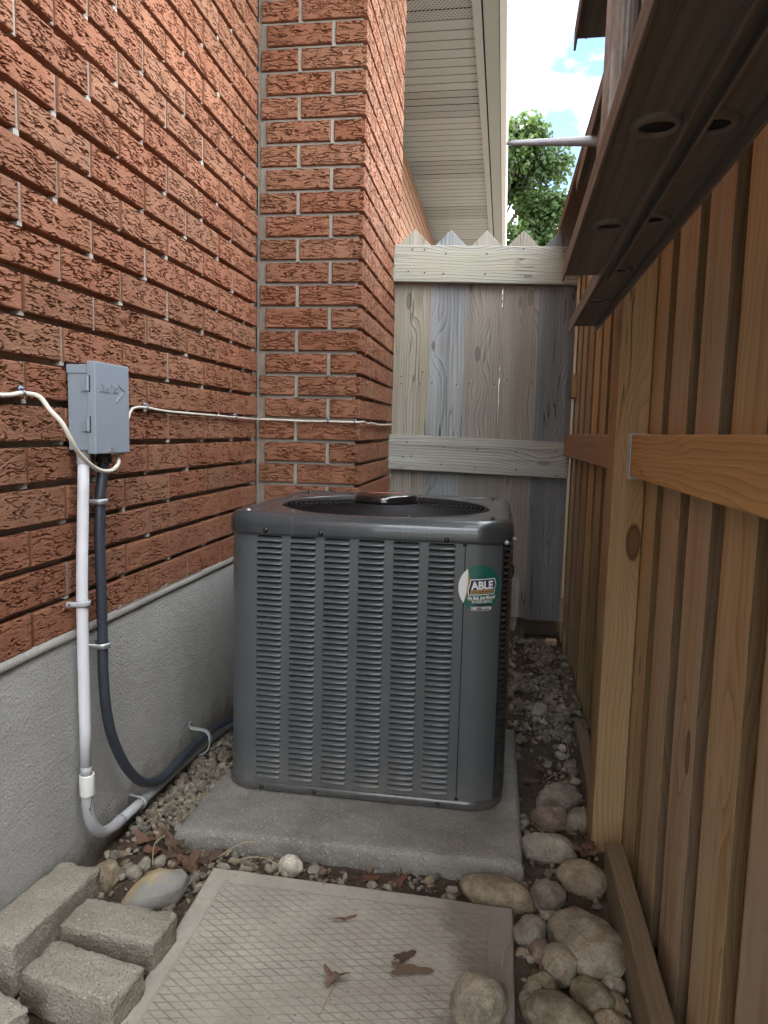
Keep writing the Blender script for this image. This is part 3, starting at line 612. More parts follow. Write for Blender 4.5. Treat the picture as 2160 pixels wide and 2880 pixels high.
# ------------------------------------------------------------------ concrete pad and slab
def slab_mesh(q, zt, zb, rad, amp, nu, nv, mat, name, c=(0, 0, 0), chip=0.0, zf=None):
    q = [Vector((*p, 0)) for p in q]; c = Vector(c); mb = MB()
    W = (q[1]-q[0]).length; Hh = (q[3]-q[0]).length
    def pos(u, v, e=True):
        p = (q[0]*(1-u)+q[1]*u)*(1-v)+(q[3]*(1-u)+q[2]*u)*v
        d = min(u*W, (1-u)*W, v*Hh, (1-v)*Hh); rr = rad*(1+chip*N(p.x, p.y, 5, 22))
        t = max(0, 1-d/max(rr, 1e-4)); z = zt - rr*(1-math.sqrt(max(0, 1-t*t))) + amp*N(p.x, p.y, 3, 14)
        if zf: z += zf(p.x, p.y)
        p.z = z; return p-c
    us = sorted(set([0]+[rad*k/4/W for k in range(1, 5)]+[k/nu for k in range(1, nu)]+[1-rad*k/4/W for k in range(1, 5)]+[1])); us = [u for u in us if 0 <= u <= 1]
    vs_ = sorted(set([0]+[rad*k/4/Hh for k in range(1, 5)]+[k/nv for k in range(1, nv)]+[1-rad*k/4/Hh for k in range(1, 5)]+[1]))
    n, m_ = len(us), len(vs_); V = [pos(u, v) for v in vs_ for u in us]
    F = [(j*n+i, j*n+i+1, (j+1)*n+i+1, (j+1)*n+i) for j in range(m_-1) for i in range(n-1)]
    ring = [i for i in range(n)]+[j*n+n-1 for j in range(1, m_)]+[(m_-1)*n+i for i in range(n-2, -1, -1)]+[j*n for j in range(m_-2, 0, -1)]
    lay = ring; K = 5
    for k in range(1, K+1):
        st = len(V)
        for a in ring:
            p = V[a].copy(); f = k/K; z = p.z+(zb-c.z-p.z)*f; nrm = Vector((p.x+c.x-(q[0]+q[2]).x/2, p.y+c.y-(q[0]+q[2]).y/2, 0)).normalized()
            V.append(Vector((p.x, p.y, z))+nrm*(amp*1.6*N(p.x, p.y, z*4, 18)))
        new = list(range(st, st+len(ring)))
        F += [(lay[(i+1) % len(lay)], lay[i], new[i], new[(i+1) % len(new)]) for i in range(len(ring))]; lay = new
    return mesh(name, V, F, mat, True)
pc = (0.54, -0.645, 0)
o = obj('concrete_pad', slab_mesh([(0.148, -1.012), (0.921, -1.003), (0.921, -0.28), (0.172, -0.28)], 0.0475, -0.07, 0.016, 0.0018, 60, 50, M_PAD, 'concrete_pad', pc, 0.9), None, pc)
tag(o, 'rough grey concrete pad under the air conditioner', 'concrete pad')
sc_ = (0.583, -1.402, 0)
o = obj('paving_slab', slab_mesh([(0.288, -1.71), (0.893, -1.72), (0.898, -1.106), (0.273, -1.090)], 0.021, -0.05, 0.006, 0.0008, 60, 60, M_SLAB, 'paving_slab', sc_, 0.5), None, sc_)
tag(o, 'beige square paving slab with diamond scored surface in the foreground', 'paving slab')

# ------------------------------------------------------------------ air conditioner
AO = Vector((0.5285, -0.4615, 0.0485)); HWD = 0.3435; RC = 0.080
ac = empty('air_conditioner', AO, 'dark grey square outdoor air conditioner with louvered sides and round top grille', 'air conditioner')
def rr(hw, r, n=14, a0=None):
    """rounded square, counter clockwise, starting at the middle of the front (-y) side"""
    P = []
    for cx_, cy_, st in ((hw-r, -hw+r, -90), (hw-r, hw-r, 0), (-hw+r, hw-r, 90), (-hw+r, -hw+r, 180)):
        for k in range(n+1):
            a = R(st+90*k/n); P.append((cx_+r*math.cos(a), cy_+r*math.sin(a)))
    return P
def sweep(mb, levels, n=14, mi=0, close=True):
    base = len(rr(HWD, RC, n))
    rings = [[Vector((x, y_, z)) for x, y_ in rr(HWD+o_, max(0.005, RC+o_), n)] for o_, z in levels]
    V = [p for r_ in rings for p in r_]
    F = [(i*base+k, i*base+(k+1) % base, (i+1)*base+(k+1) % base, (i+1)*base+k) for i in range(len(levels)-1) for k in range(base)]
    mb.add(V, F, mi)
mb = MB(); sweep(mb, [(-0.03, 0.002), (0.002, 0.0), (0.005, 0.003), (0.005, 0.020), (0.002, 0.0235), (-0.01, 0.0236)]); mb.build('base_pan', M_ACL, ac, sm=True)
mb = MB(); sweep(mb, [(-0.012, 0.022), (-0.012, 0.655)]); mb.build('coil', M_CORE, ac)
ZB, ZT = 0.0225, 0.6465
# louvre columns on the front
COLX = [0.2685+0.0828*k-AO.x for k in range(6)]; LW = 0.0625; NR = 43; LZ0 = 0.083-AO.z; LP = (0.6905-0.083)/NR; YF = -HWD
fl, fr_ = -HWD+RC, 0.7660-AO.x
mb = MB()
cuts = [fl]+[c for x in COLX for c in (x, x+LW)]+[fr_]
zt_, zb_ = LZ0+NR*LP, LZ0-0.0006
for i in range(0, len(cuts), 2): mb.add([(cuts[i], YF, ZB), (cuts[i+1], YF, ZB), (cuts[i+1], YF, ZT), (cuts[i], YF, ZT)], [(0, 1, 2, 3)])
for x in COLX:
    mb.add([(x, YF, ZB), (x+LW, YF, ZB), (x+LW, YF, zb_), (x, YF, zb_)], [(0, 1, 2, 3)]); mb.add([(x, YF, zt_), (x+LW, YF, zt_), (x+LW, YF, ZT), (x, YF, ZT)], [(0, 1, 2, 3)])
arc = lambda cx_, cy_, a, r=RC: (cx_+r*math.cos(a), cy_+r*math.sin(a))
cl_ = [arc(-HWD+RC, -HWD+RC, R(180+90*k/12)) for k in range(13)]
mb.add([(x, y_, z) for z in (ZB, ZT) for x, y_ in cl_], [(k, k+1, 13+k+1, 13+k) for k in range(12)])
mb.add([(-HWD, HWD-RC, ZB), (-HWD, -HWD+RC, ZB), (-HWD, -HWD+RC, ZT), (-HWD, HWD-RC, ZT)], [(0, 1, 2, 3)])
o = mb.build('louver_panel', M_ACP, ac, sm=False)
for p in o.data.polygons: p.use_smooth = abs(p.normal.y) < 0.999
lm = MB()
xsn = [0, 0.0010, 0.0032, LW-0.0032, LW-0.0010, LW]; prof = [(-0.0008, 0.0), (0.0001, -0.0042), (0.0011, -0.0054), (0.0030, -0.0040), (0.0060, -0.0010), (0.0092, 0.0028), (0.0098, 0.0075)]
sc3 = [0.0, 0.7, 1, 1, 0.7, 0.0]
lm.add([(x, yy*s_+(0.0002 if s_ == 0 else 0), zz if s_ > 0 else zz*0.96) for zz, yy in prof for x, s_ in zip(xsn, sc3)], [(j*6+i, j*6+i+1, (j+1)*6+i+1, (j+1)*6+i) for j in range(len(prof)-1) for i in range(5)])
lm.add([(0, 0, 0.0094), (0.0012, 0, 0.0098), (0.0014, 0, 0.0116), (0.004, 0, LP), (0, 0, LP)], [(0, 1, 2, 3, 4)]); lm.add([(LW, 0, 0.0094), (LW-0.0012, 0, 0.0098), (LW-0.0014, 0, 0.0116), (LW-0.004, 0, LP), (LW, 0, LP)], [(4, 3, 2, 1, 0)])
lme = lm.mesh('louver', M_ACP, True)
for x in COLX:
    for k in range(NR): obj('louver', lme, ac, (x, YF, LZ0+k*LP))
# plain corner post (carries the sticker), then louvred corner and right side
PE = R(50); xr, yr = HWD-RC, -HWD+RC
cp = [(fr_+0.0022, YF), (xr, YF)] + [arc(xr, yr, R(-90)+PE*k/10) for k in range(1, 11)]
mb = MB(); mb.add([(x, y_, z) for z in (ZB, ZT) for x, y_ in cp], [(k, k+1, len(cp)+k+1, len(cp)+k) for k in range(len(cp)-1)]); o = mb.build('corner_post', M_ACP, ac, sm=True)
pth = [arc(xr, yr, R(-90)+PE+(R(90)-PE)*k/4) for k in range(5)] + [(HWD, -HWD+RC+(2*HWD-2*RC)*k/16) for k in range(1, 17)]
nrm = [(math.cos(R(-90)+PE+(R(90)-PE)*k/4), math.sin(R(-90)+PE+(R(90)-PE)*k/4)) for k in range(5)] + [(1, 0)]*16
mb = MB()
for k in range(NR):
    z = LZ0+k*LP; V = []
    for zz, yy in prof:
        for j, ((x, y_), (nx_, ny_)) in enumerate(zip(pth, nrm)):
            o_ = -yy*1.3; V.append((x+nx_*o_, y_+ny_*o_, z+zz+(0.002 if j % 4 == 2 else 0)*(1 if zz > 0.005 else 0)))
    n = len(pth); mb.add(V, [(j*n+i, j*n+i+1, (j+1)*n+i+1, (j+1)*n+i) for j in range(len(prof)-1) for i in range(n-1)])
for i in (0, 4, 9, 14, 20):
    x, y_ = pth[i]; nx_, ny_ = nrm[i]; d = 0.003; tx, ty = -ny_, nx_
    mb.add([(x-tx*d+nx_*.001, y_-ty*d+ny_*.001, ZB), (x+tx*d+nx_*.001, y_+ty*d+ny_*.001, ZB), (x+tx*d+nx_*.001, y_+ty*d+ny_*.001, ZT), (x-tx*d+nx_*.001, y_-ty*d+ny_*.001, ZT)], [(0, 1, 2, 3)])
mb.add([(HWD-0.006, -0.2, LZ0-0.02), (HWD-0.006, 0.3, LZ0-0.02), (HWD-0.006, 0.3, ZB), (HWD-0.006, -0.2, ZB)], [(0, 1, 2, 3)])
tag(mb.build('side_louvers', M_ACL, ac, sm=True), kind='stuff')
mb = MB(); mb.add([(HWD-0.05, HWD-0.001, ZB), (-HWD+0.05, HWD-0.001, ZB), (-HWD+0.05, HWD-0.001, ZT), (HWD-0.05, HWD-0.001, ZT)], [(0, 1, 2, 3)]); mb.build('rear_panel', M_ACP, ac)
# lid
mb = MB(); nn = 14
lv = [(0.0025, 0.644), (0.006, 0.6445), (0.0065, 0.650), (0.0065, 0.668), (0.0045, 0.680), (-0.001, 0.689), (-0.009, 0.6945), (-0.020, 0.6965), (-0.027, 0.6960), (-0.033, 0.6925)]
sweep(mb, lv, nn); last = [Vector((x, y_, 0.6925)) for x, y_ in rr(HWD-0.033, RC-0.033, nn)]
sub = []
for k in range(len(last)):
    a, b = last[k], last[(k+1) % len(last)]; nseg = 16 if (b-a).length > 0.1 else 1
    for j in range(nseg): sub.append(a+(b-a)*j/nseg)
rings = [sub]
for r_, z in ((0.296, 0.6925), (0.2905, 0.6915), (0.2860, 0.687), (0.2855, 0.655)):
    rings.append([Vector((p.x, p.y, 0)).normalized()*r_+Vector((0, 0, z)) for p in sub])
n = len(sub); mb.add([p for r_ in rings for p in r_], [(i*n+k, i*n+(k+1) % n, (i+1)*n+(k+1) % n, (i+1)*n+k) for i in range(len(rings)-1) for k in range(n)])
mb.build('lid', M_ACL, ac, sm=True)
mb = MB()
def torus(mb, r, z, t, n=80, m_=6):
    mb.grid(lambda u, v: Vector(((r+t*math.cos(2*PI*v))*math.cos(2*PI*u), (r+t*math.cos(2*PI*v))*math.sin(2*PI*u), z+t*math.sin(2*PI*v))), n, m_)
for k in range(15):
    r_ = 0.094+k*0.0131; torus(mb, r_, 0.6895+0.010*(1-(r_/0.28)**2), 0.0021)
torus(mb, 0.2805, 0.687, 0.0042, 96)
for k in range(8):
    a = R(12+45*k); mb.tube([(r_*math.cos(a), r_*math.sin(a), 0.6865+0.010*(1-(r_/0.28)**2)) for r_ in (0.07, 0.15, 0.22, 0.288)], 0.0024, 6)
mb.build('grille', M_BLACK, ac, sm=True)
mb = MB(); mb.lathe([(0.05, 0.692), (0.082, 0.692), (0.0870, 0.695), (0.0885, 0.703), (0.0875, 0.7175), (0.084, 0.7225), (0.074, 0.7240), (0.0001, 0.7248)], 64); mc = mb.build('motor_cover', M_GLOSSBLK, ac, sm=True)
mb = MB(); mb.add([(-0.050, -0.026, 0.7252), (0.050, -0.008, 0.7252), (0.046, 0.034, 0.7252), (-0.054, 0.016, 0.7252)], [(0, 1, 2, 3)])
lb = mb.build('label', M_RED, mc)
mb = MB(); mb.add([(-0.020, -0.006, 0.7256), (0.012, 0.010, 0.7256), (0.012, 0.016, 0.7256), (-0.020, 0.001, 0.7256)], [(0, 1, 2, 3)]); mb.add([(0.016, 0.006, 0.7256), (0.034, 0.010, 0.7256), (0.033, 0.016, 0.7256), (0.015, 0.012, 0.7256)], [(0, 1, 2, 3)])
mb.add([(-0.045, -0.020, 0.7256), (0.020, -0.009, 0.7256), (0.020, -0.006, 0.7256), (-0.045, -0.017, 0.7256)], [(0, 1, 2, 3)]); mb.build('label_print', M_WHITE, mc)
mb = MB()
for k in range(4):
    a0 = R(90*k+20)
    def bl(u, v):
        a = a0+R(62)*(v-0.5)*(0.55+0.45*u); r_ = 0.06+0.215*u; return Vector((r_*math.cos(a), r_*math.sin(a), 0.615+0.055*(v-0.5)))
    mb.grid(bl, 10, 8)
mb.lathe([(0.06, 0.60), (0.06, 0.69)], 32); mb.build('fan', M_FAN, ac, sm=True)
# screws, clips
def hexscrew(x, z, y_):
    mb = MB(); mb.lathe([(0.0001, 0.0058), (0.0036, 0.0056), (0.0046, 0.0040), (0.0046, 0.0012), (0.0062, 0.0010), (0.0062, -0.002)], 12)
    for v in mb.v: v.x, v.y, v.z = v.x, -v.z, v.y
    mb.build('screw', M_SCREW, ac, (x-AO.x, y_-AO.y, z-AO.z), sm=True)
for x, z in ((0.292, 0.7035), (0.4265, 0.7015), (0.7235, 0.7005)): hexscrew(x, z, -0.8115)
for x, z in ((0.2855, 0.0605), (0.4185, 0.0600), (0.7235, 0.0595)): hexscrew(x, z, -0.8105)
mb = MB()
for x, z in ((0.7655, 0.690), (0.7670, 0.0735)): mb.box((x-0.004-AO.x, YF-0.0015, z-0.004-AO.z), (x+0.005-AO.x, YF-0.0002, z+0.004-AO.z))
mb.build('clips', M_BLACK, ac)
for a, z in ((R(-38), 0.695), (R(-8), 0.699)):
    mb = MB(); mb.lathe([(0.0001, 0.006), (0.004, 0.0055), (0.005, 0.001), (0.006, -0.002)], 10); p = arc(xr, yr, a, RC+0.008)
    mb.build('screw', M_ZINC, ac, (p[0], p[1], z-AO.z), Vector((math.cos(a), math.sin(a), 0)).to_track_quat('Z', 'Y').to_euler(), sm=True)
for x, y_ in ((-0.300, -0.292), (0.298, -0.255), (-0.295, 0.29), (0.295, 0.285), (0.10, -0.303)):
    mb = MB(); mb.lathe([(0.0001, 0.006), (0.005, 0.0052), (0.0065, 0.0)], 12); mb.build('screw', M_ZINC if x < -0.29 and y_ < 0 else M_SCREW, ac, (x, y_, 0.6928), sm=True)
# sticker printed on the corner post
SU, SV, SS, SZ = 0.0500, 0.0545, 0.8040-AO.x, 0.5905-AO.z
def SM(u, v, lift):
    s_ = SS+u*SU; z = SZ+v*SV; e = lift+0.0006
    if s_ <= xr: return Vector((s_, YF-e, z))
    a = R(-90)+(s_-xr)/RC; return Vector((xr+(RC+e)*math.cos(a), yr+(RC+e)*math.sin(a), z))
def print_poly(mb, pts, layer, mi):
    bm = bmesh.new(); bm.faces.new([bm.verts.new((u, v, 0)) for u, v in pts])
    for k in range(-10, 11):
        bmesh.ops.bisect_plane(bm, geom=bm.verts[:]+bm.edges[:]+bm.faces[:], plane_co=(k*0.1+0.013, 0, 0), plane_no=(1, 0, 0))
    bmesh.ops.triangulate(bm, faces=bm.faces[:]); bm.verts.index_update()
    mb.add([SM(v.co.x, v.co.y, layer*0.00025) for v in bm.verts], [tuple(v.index for v in f.verts) for f in bm.faces], mi); bm.free()
def text2d(s_, size, bold=0.0, shear=0.0, align='CENTER', sx=1.0):
    cu = bpy.data.curves.new('t', 'FONT'); cu.body = s_; cu.size = size; cu.align_x = align; cu.offset = bold; cu.shear = shear; cu.resolution_u = 4
    o = bpy.data.objects.new('t', cu); C.objects.link(o); dg = bpy.context.evaluated_depsgraph_get(); me = bpy.data.meshes.new_from_object(o.evaluated_get(dg))
    V = [(v.co.x*sx, v.co.y) for v in me.vertices]; F = [tuple(p.vertices) for p in me.polygons]
    bpy.data.objects.remove(o); bpy.data.curves.remove(cu); bpy.data.meshes.remove(me); return V, F
def print_text(mb, s_, u, v, size, layer, mi, bold=0.0, shear=0.0, sx=1.0, rot=0.0, align='CENTER'):
    V, F = text2d(s_, size, bold, shear, align, sx); c_, s2 = math.cos(rot), math.sin(rot)
    mb.add([SM(u+x*c_-y_*s2, v+x*s2+y_*c_, layer*0.00025) for x, y_ in V], F, mi)
mb = MB(); circ = [(math.cos(2*PI*k/64), math.sin(2*PI*k/64)) for k in range(64)]
print_poly(mb, circ, 0, 0)
def crescent(d):
    a0, a1 = 126, 222; outer = [(0.995*math.cos(R(a)), 0.995*math.sin(R(a))) for a in range(a0, a1+1, 6)]
    p0, p1 = outer[0], outer[-1]; inner = []
    for k in range(1, 12):
        t = k/12; x = p1[0]+(p0[0]-p1[0])*t; y_ = p1[1]+(p0[1]-p1[1])*t; inner.append((x+d*math.sin(PI*t), y_))
    return outer+inner
print_poly(mb, crescent(0.15), 1, 2); print_poly(mb, crescent(0.07), 2, 3)
def sk(pts, rot=0.07): return [(x, y_+rot*(x-0.12)) for x, y_ in pts]
def badge(g): return sk([(-0.50-g, -0.26-g), (0.66+g, -0.26-g), (0.69+g, -0.02), (0.76+g, 0.10), (0.66+g, 0.36+g), (-0.42-g, 0.36+g), (-0.44-g, 0.22), (-0.52-g, -0.06)])
print_poly(mb, badge(0.035), 1, 3); print_poly(mb, badge(0.0), 2, 1)
print_text(mb, 'ABLE', 0.12, -0.035, 0.46, 3, 3, 0.020, 0, 0.98, 0.07)
print_poly(mb, sk([(-0.44, -0.22), (0.62, -0.22), (0.60, -0.075), (-0.42, -0.075)]), 3, 2)
print_text(mb, 'HEATING COOLING ELECTRICAL', 0.10, -0.185, 0.105, 4, 4, 0.006, 0, 0.62, 0.07)
print_text(mb, 'No Bull, Just Moose!', 0.10, -0.475, 0.205, 2, 3, 0.006, 0.18, 0.76, 0.07)
print_poly(mb, sk([(-0.52, -0.52), (0.70, -0.52), (0.70, -0.50), (-0.52, -0.50)]), 2, 2)
print_text(mb, '24 HOUR SERVICE', 0.12, -0.645, 0.165, 2, 3, 0.002, 0, 0.72, 0.05)
print_text(mb, '519\u2022954\u20227100', 0.12, -0.785, 0.175, 2, 4, 0.009, 0, 0.86, 0.04)
print_poly(mb, sk([(-0.36, -0.975), (0.50, -0.975), (0.56, -0.805), (-0.40, -0.805)], 0.03), 2, 3); print_poly(mb, sk([(-0.34, -0.96), (0.48, -0.96), (0.54, -0.82), (-0.38, -0.82)], 0.03), 3, 4)
print_text(mb, 'ABLE', -0.33, -0.93, 0.135, 4, 3, 0.006, 0, 0.78, 0.03, 'LEFT'); print_text(mb, 'AIR', -0.065, -0.922, 0.135, 4, 2, 0.006, 0, 0.78, 0.03, 'LEFT'); print_text(mb, 'KW.COM', 0.115, -0.917, 0.135, 4, 3, 0.006, 0, 0.78, 0.03, 'LEFT')
mb.build('sticker', [M_GREEN, M_NAVY, M_GOLD, M_WHITE, M_INK], ac, sm=True)
mb = MB()
def bagf(u, v):
    return Vector((0.8850+0.022*u+0.004*N(u*3, v*4, 1), -0.415+0.010*N(u*4, v*3, 7)+0.004*math.sin(u*9), 0.545-0.155*v*(1-0.25*abs(u-0.4))))
mb.grid(bagf, 8, 14); o = mb.build('plastic_bag', M_BAG, None, sm=True); tag(o, 'small clear plastic bag hanging behind the right edge of the air conditioner', 'plastic bag')
mb = MB(); mb.tube(spline([(0.868, -0.40, 0.56), (0.880, -0.405, 0.585), (0.888, -0.41, 0.57), (0.887, -0.412, 0.545)], 5), 0.0035, 8); mb.build('bag_tie', M_BLACK, o, sm=True)

# ------------------------------------------------------------------ electrical disconnect box on the wall
BO = Vector((0.0, -1.090, 0.890))
box = empty('electrical_box', BO, 'grey metal electrical disconnect box with hinged door fixed to the brick wall', 'electrical box')
def lb_(name, a, b, m, bev=0.0): return boxobj(name, a, b, m, box, BO, bev)
lb_('body', (0.003, -1.1535, 0.8935), (0.047, -1.030, 1.052), M_BOX, 0.0015)
lb_('top_cap', (0.002, -1.1555, 1.041), (0.047, -1.028, 1.0585), M_BOX, 0.0015)
mb = MB(); mb.box((0.0445, -1.1565, 0.887), (0.0625, -1.026, 1.065)); door = mb.build('door', M_BOX, box, tuple(-c for c in BO)); mod_bevel(door, 0.002, 3)
for z in (1.022, 0.944):
    mb = MB(); mb.box((0.0340, -1.1570, z-0.0135), (0.0445, -1.1540, z+0.0135)); mb.tube([(0.0470, -1.1580, z-0.0135), (0.0470, -1.1580, z+0.0135)], 0.0036, 12)
    for dz in (-0.007, 0.007): mb.tube([(0.0375, -1.1568, z+dz), (0.0375, -1.1582, z+dz)], 0.0013, 8)
    mb.box((0.0500, -1.1573, z-0.016), (0.0525, -1.15664, z+0.016), 1)
    mb.build('hinge', [M_BOX, M_CORE], box, tuple(-c for c in BO))
mb = MB(); mb.box((0.0627, -1.114, 0.8885), (0.0665, -1.092, 0.8925)); mb.box((0.0626, -1.108, 0.8905), (0.0660, -1.098, 0.8985)); mb.build('latch', M_ZINC, box, tuple(-c for c in BO))
def emboss(parts):
    mb = MB()
    for s_, y0, z0, size, sx in parts:
        V, F = text2d(s_, size, 0.0004, 0, 'LEFT', sx); n = len(V)
        mb.add([(0.0627, y0+x, z0+y_) for x, y_ in V]+[(0.0641, y0+x, z0+y_) for x, y_ in V], [tuple(i+n for i in f) for f in F])
        ed = {}
        for f in F:
            for i in range(len(f)):
                e = (f[i], f[(i+1) % len(f)]); ed[e] = ed.get(e, 0)+1
        mb.add([(0.0627, y0+x, z0+y_) for x, y_ in V]+[(0.0641, y0+x, z0+y_) for x, y_ in V], [(a, b, b+n, a+n) for a, b in ed if (b, a) not in ed])
    return mb
mb = emboss((('D', -1.1405, 1.0085, 0.0235, 0.62), ('IVERSI', -1.1325, 1.0085, 0.0170, 0.62), ('T', -1.0985, 1.0085, 0.0225, 0.62), ('ECH', -1.0905, 1.0085, 0.0170, 0.62)))
def bar(p, q, wd):
    p, q = Vector((0, *p)), Vector((0, *q)); d = (q-p).normalized(); n_ = Vector((0, -d.z, d.y))*wd/2
    mb.box((0, 0, 0), (1, 1, 1), 0, Matrix(((0.0016, 0, 0, 0.0627), (0, (q-p).y, 2*n_.y, p.y-n_.y), (0, (q-p).z, 2*n_.z, p.z-n_.z), (0, 0, 0, 1))))
bar((-1.0690, 1.0255), (-1.0460, 1.0125), 0.0030); bar((-1.0460, 1.0140), (-1.0800, 0.9900), 0.0034)
mb.build('lettering', M_BOX, door)
# ------------------------------------------------------------------ conduits, coupling, flexible whip, cable
PX = 0.022
pipe = empty('conduit', (PX, -1.145, 0.05), 'white painted conduit pipe running down the wall and bending along the ground', 'pipe')
PO = (-PX, 1.145, -0.05)
mb = MB(); mb.tube([(PX, -1.134, 0.89), (PX, -1.138, 0.811), (PX, -1.145, 0.709), (PX, -1.149, 0.641), (PX, -1.151, 0.554), (PX, -1.151, 0.465), (PX, -1.150, 0.33), (PX, -1.149, 0.246)], 0.0111, 20); mb.build('riser', M_PVCW, pipe, PO, sm=True)
mb = MB(); mb.tube([(PX, -1.134, 0.895), (PX, -1.1345, 0.866)], 0.0132, 20); mb.build('adapter', M_PVCG, pipe, PO, sm=False)
mb = MB(); mb.tube([(PX, -1.149, 0.246), (PX, -1.149, 0.226)], 0.0112, 20); mb.build('grey_end', M_PVCG, pipe, PO, sm=True)
mb = MB(); mb.lathe([(0.0113, 0.0), (0.0146, 0.0004), (0.0150, 0.003), (0.0150, 0.042), (0.0146, 0.045), (0.0113, 0.0454)], 28, 0, (PX, -1.147, 0.183)); mod_bevel(mb.build('coupling', M_COUP, pipe, PO, sm=True), 0.0008)
el = spline([(PX, -1.147, 0.186), (PX, -1.146, 0.150), (0.025, -1.134, 0.110), (0.027, -1.103, 0.077), (0.028, -1.059, 0.064), (0.028, -1.025, 0.062)], 8)
mb = MB(); mb.tube(el, lambda t: 0.0116 if t < 0.86 else 0.0128, 20); mb.build('elbow', M_PVCG, pipe, PO, sm=True)
mb = MB(); mb.tube([(0.028, -1.025, 0.062), (0.028, -0.94, 0.056), (0.027, -0.77, 0.046), (0.030, -0.58, 0.040), (0.045, -0.43, 0.035), (0.06, -0.30, 0.032)], 0.0112, 18); mb.build('ground_run', M_PVCG, pipe, PO, sm=True)
mb = MB(); dr = [(-70, 0.183), (-5, 0.183), (-20, 0.172), (-33, 0.158), (-31, 0.140), (-18, 0.132), (-26, 0.127), (-44, 0.136), (-48, 0.156), (-56, 0.168)]
mb.add([(PX+0.0125*math.cos(R(a)), -1.1455+0.0125*math.sin(R(a))+max(0, 0.150-z)*0.22, z) for a, z in dr], [(0, 1, 2, 9), (2, 3, 8, 9), (3, 4, 7, 8), (4, 5, 6, 7)])
mb.build('sealant_drip', M_TAR, pipe, PO)
flex = empty('flexible_conduit', (0.026, -1.08, 0.05), 'dark blue grey flexible conduit looping from the box to the air conditioner', 'conduit')
FXO = (-0.026, 1.08, -0.05)
fx = spline([(0.026, -1.065, 0.872), (0.026, -1.074, 0.835), (0.026, -1.081, 0.807), (0.026, -1.086, 0.760), (0.026, -1.088, 0.70), (0.026, -1.086, 0.60), (0.026, -1.084, 0.50), (0.025, -1.082, 0.415), (0.025, -1.070, 0.325), (0.026, -1.045, 0.252), (0.029, -0.999, 0.174), (0.034, -0.942, 0.112), (0.040, -0.881, 0.083), (0.044, -0.821, 0.077), (0.046, -0.740, 0.082), (0.046, -0.631, 0.080), (0.057, -0.545, 0.082), (0.077, -0.475, 0.080), (0.12, -0.42, 0.09), (0.19, -0.37, 0.11)], 30)
mb = MB(); mb.tube(fx, 0.0112, 16, rf=lambda i: 1.0 if i % 3 else 0.94); mb.build('hose', M_FLEX, flex, FXO, sm=True)
mb = MB(); mb.lathe([(0.0112, 0.0), (0.0165, 0.001), (0.0165, 0.012), (0.0140, 0.014), (0.0140, 0.026)], 10, 0, (0.026, -1.066, 0.866)); mb.build('gland', M_GLAND, flex, FXO)
cab = empty('cable', (0.01, -1.1, 0.9), 'thin cream cable running along the brick wall and looping past the grey box', 'cable')
CBO = (-0.01, 1.1, -0.9)
c1 = spline([(0.007, -2.3, 0.984), (0.007, -1.75, 0.986), (0.007, -1.42, 0.988), (0.007, -1.335, 0.990), (0.008, -1.300, 0.995), (0.022, -1.272, 0.991), (0.052, -1.287, 0.968), (0.072, -1.283, 0.945), (0.080, -1.268, 0.915), (0.080, -1.243, 0.890), (0.078, -1.200, 0.867), (0.073, -1.157, 0.855), (0.066, -1.108, 0.853), (0.055, -1.062, 0.864), (0.046, -1.046, 0.880), (0.044, -1.044, 0.897)], 8)
mb = MB(); mb.tube(c1, 0.0042, 10); mb.build('cable_run', M_CABLE, cab, CBO, sm=True)
c2 = spline([(0.030, -1.034, 0.935), (0.030, -1.005, 0.938), (0.022, -0.962, 0.951), (0.012, -0.925, 0.976), (0.010, -0.895, 0.985), (0.009, -0.842, 0.986), (0.008, -0.723, 0.981), (0.007, -0.504, 0.979), (0.007, -0.226, 0.977), (0.008, -0.03, 0.975), (0.022, -0.009, 0.976), (0.096, -0.007, 0.975), (0.172, -0.007, 0.973), (0.252, -0.007, 0.974), (0.330, -0.007, 0.973), (0.362, -0.009, 0.974), (0.373, 0.008, 0.975), (0.369, 0.10, 0.970), (0.369, 0.18, 0.974), (0.368, 0.36, 0.970), (0.368, 0.52, 0.972), (0.368, 0.72, 0.976)], 7)
mb = MB(); mb.tube(c2, 0.0031, 10); mb.build('cable_run', M_CABLE, cab, CBO, sm=True)
def cclip(p, n):
    mb = MB(); n = Vector(n); p = Vector(p)
    mb.tube([p, p+n*0.008], 0.0055, 10); mb.tube([p+n*0.008, p+n*0.011], 0.0032, 8)
    mb.tube([p+Vector((0, 0, 0.0))+n*0.004, p+n*0.013+Vector((0, 0, -0.006)), p+n*0.012+Vector((0, 0, -0.012))], 0.0028, 6)
    mb.build('clip', M_CLIP, cab, CBO, sm=True)
cclip((0.0, -1.298, 1.003), (1, 0, 0)); cclip((0.0, -0.845, 0.993), (1, 0, 0)); cclip((0.252, 0.0, 0.982), (0, -1, 0)); cclip((0.346, 0.0, 0.978), (0, -1, 0)); cclip((0.0, -0.25, 0.984), (1, 0, 0))
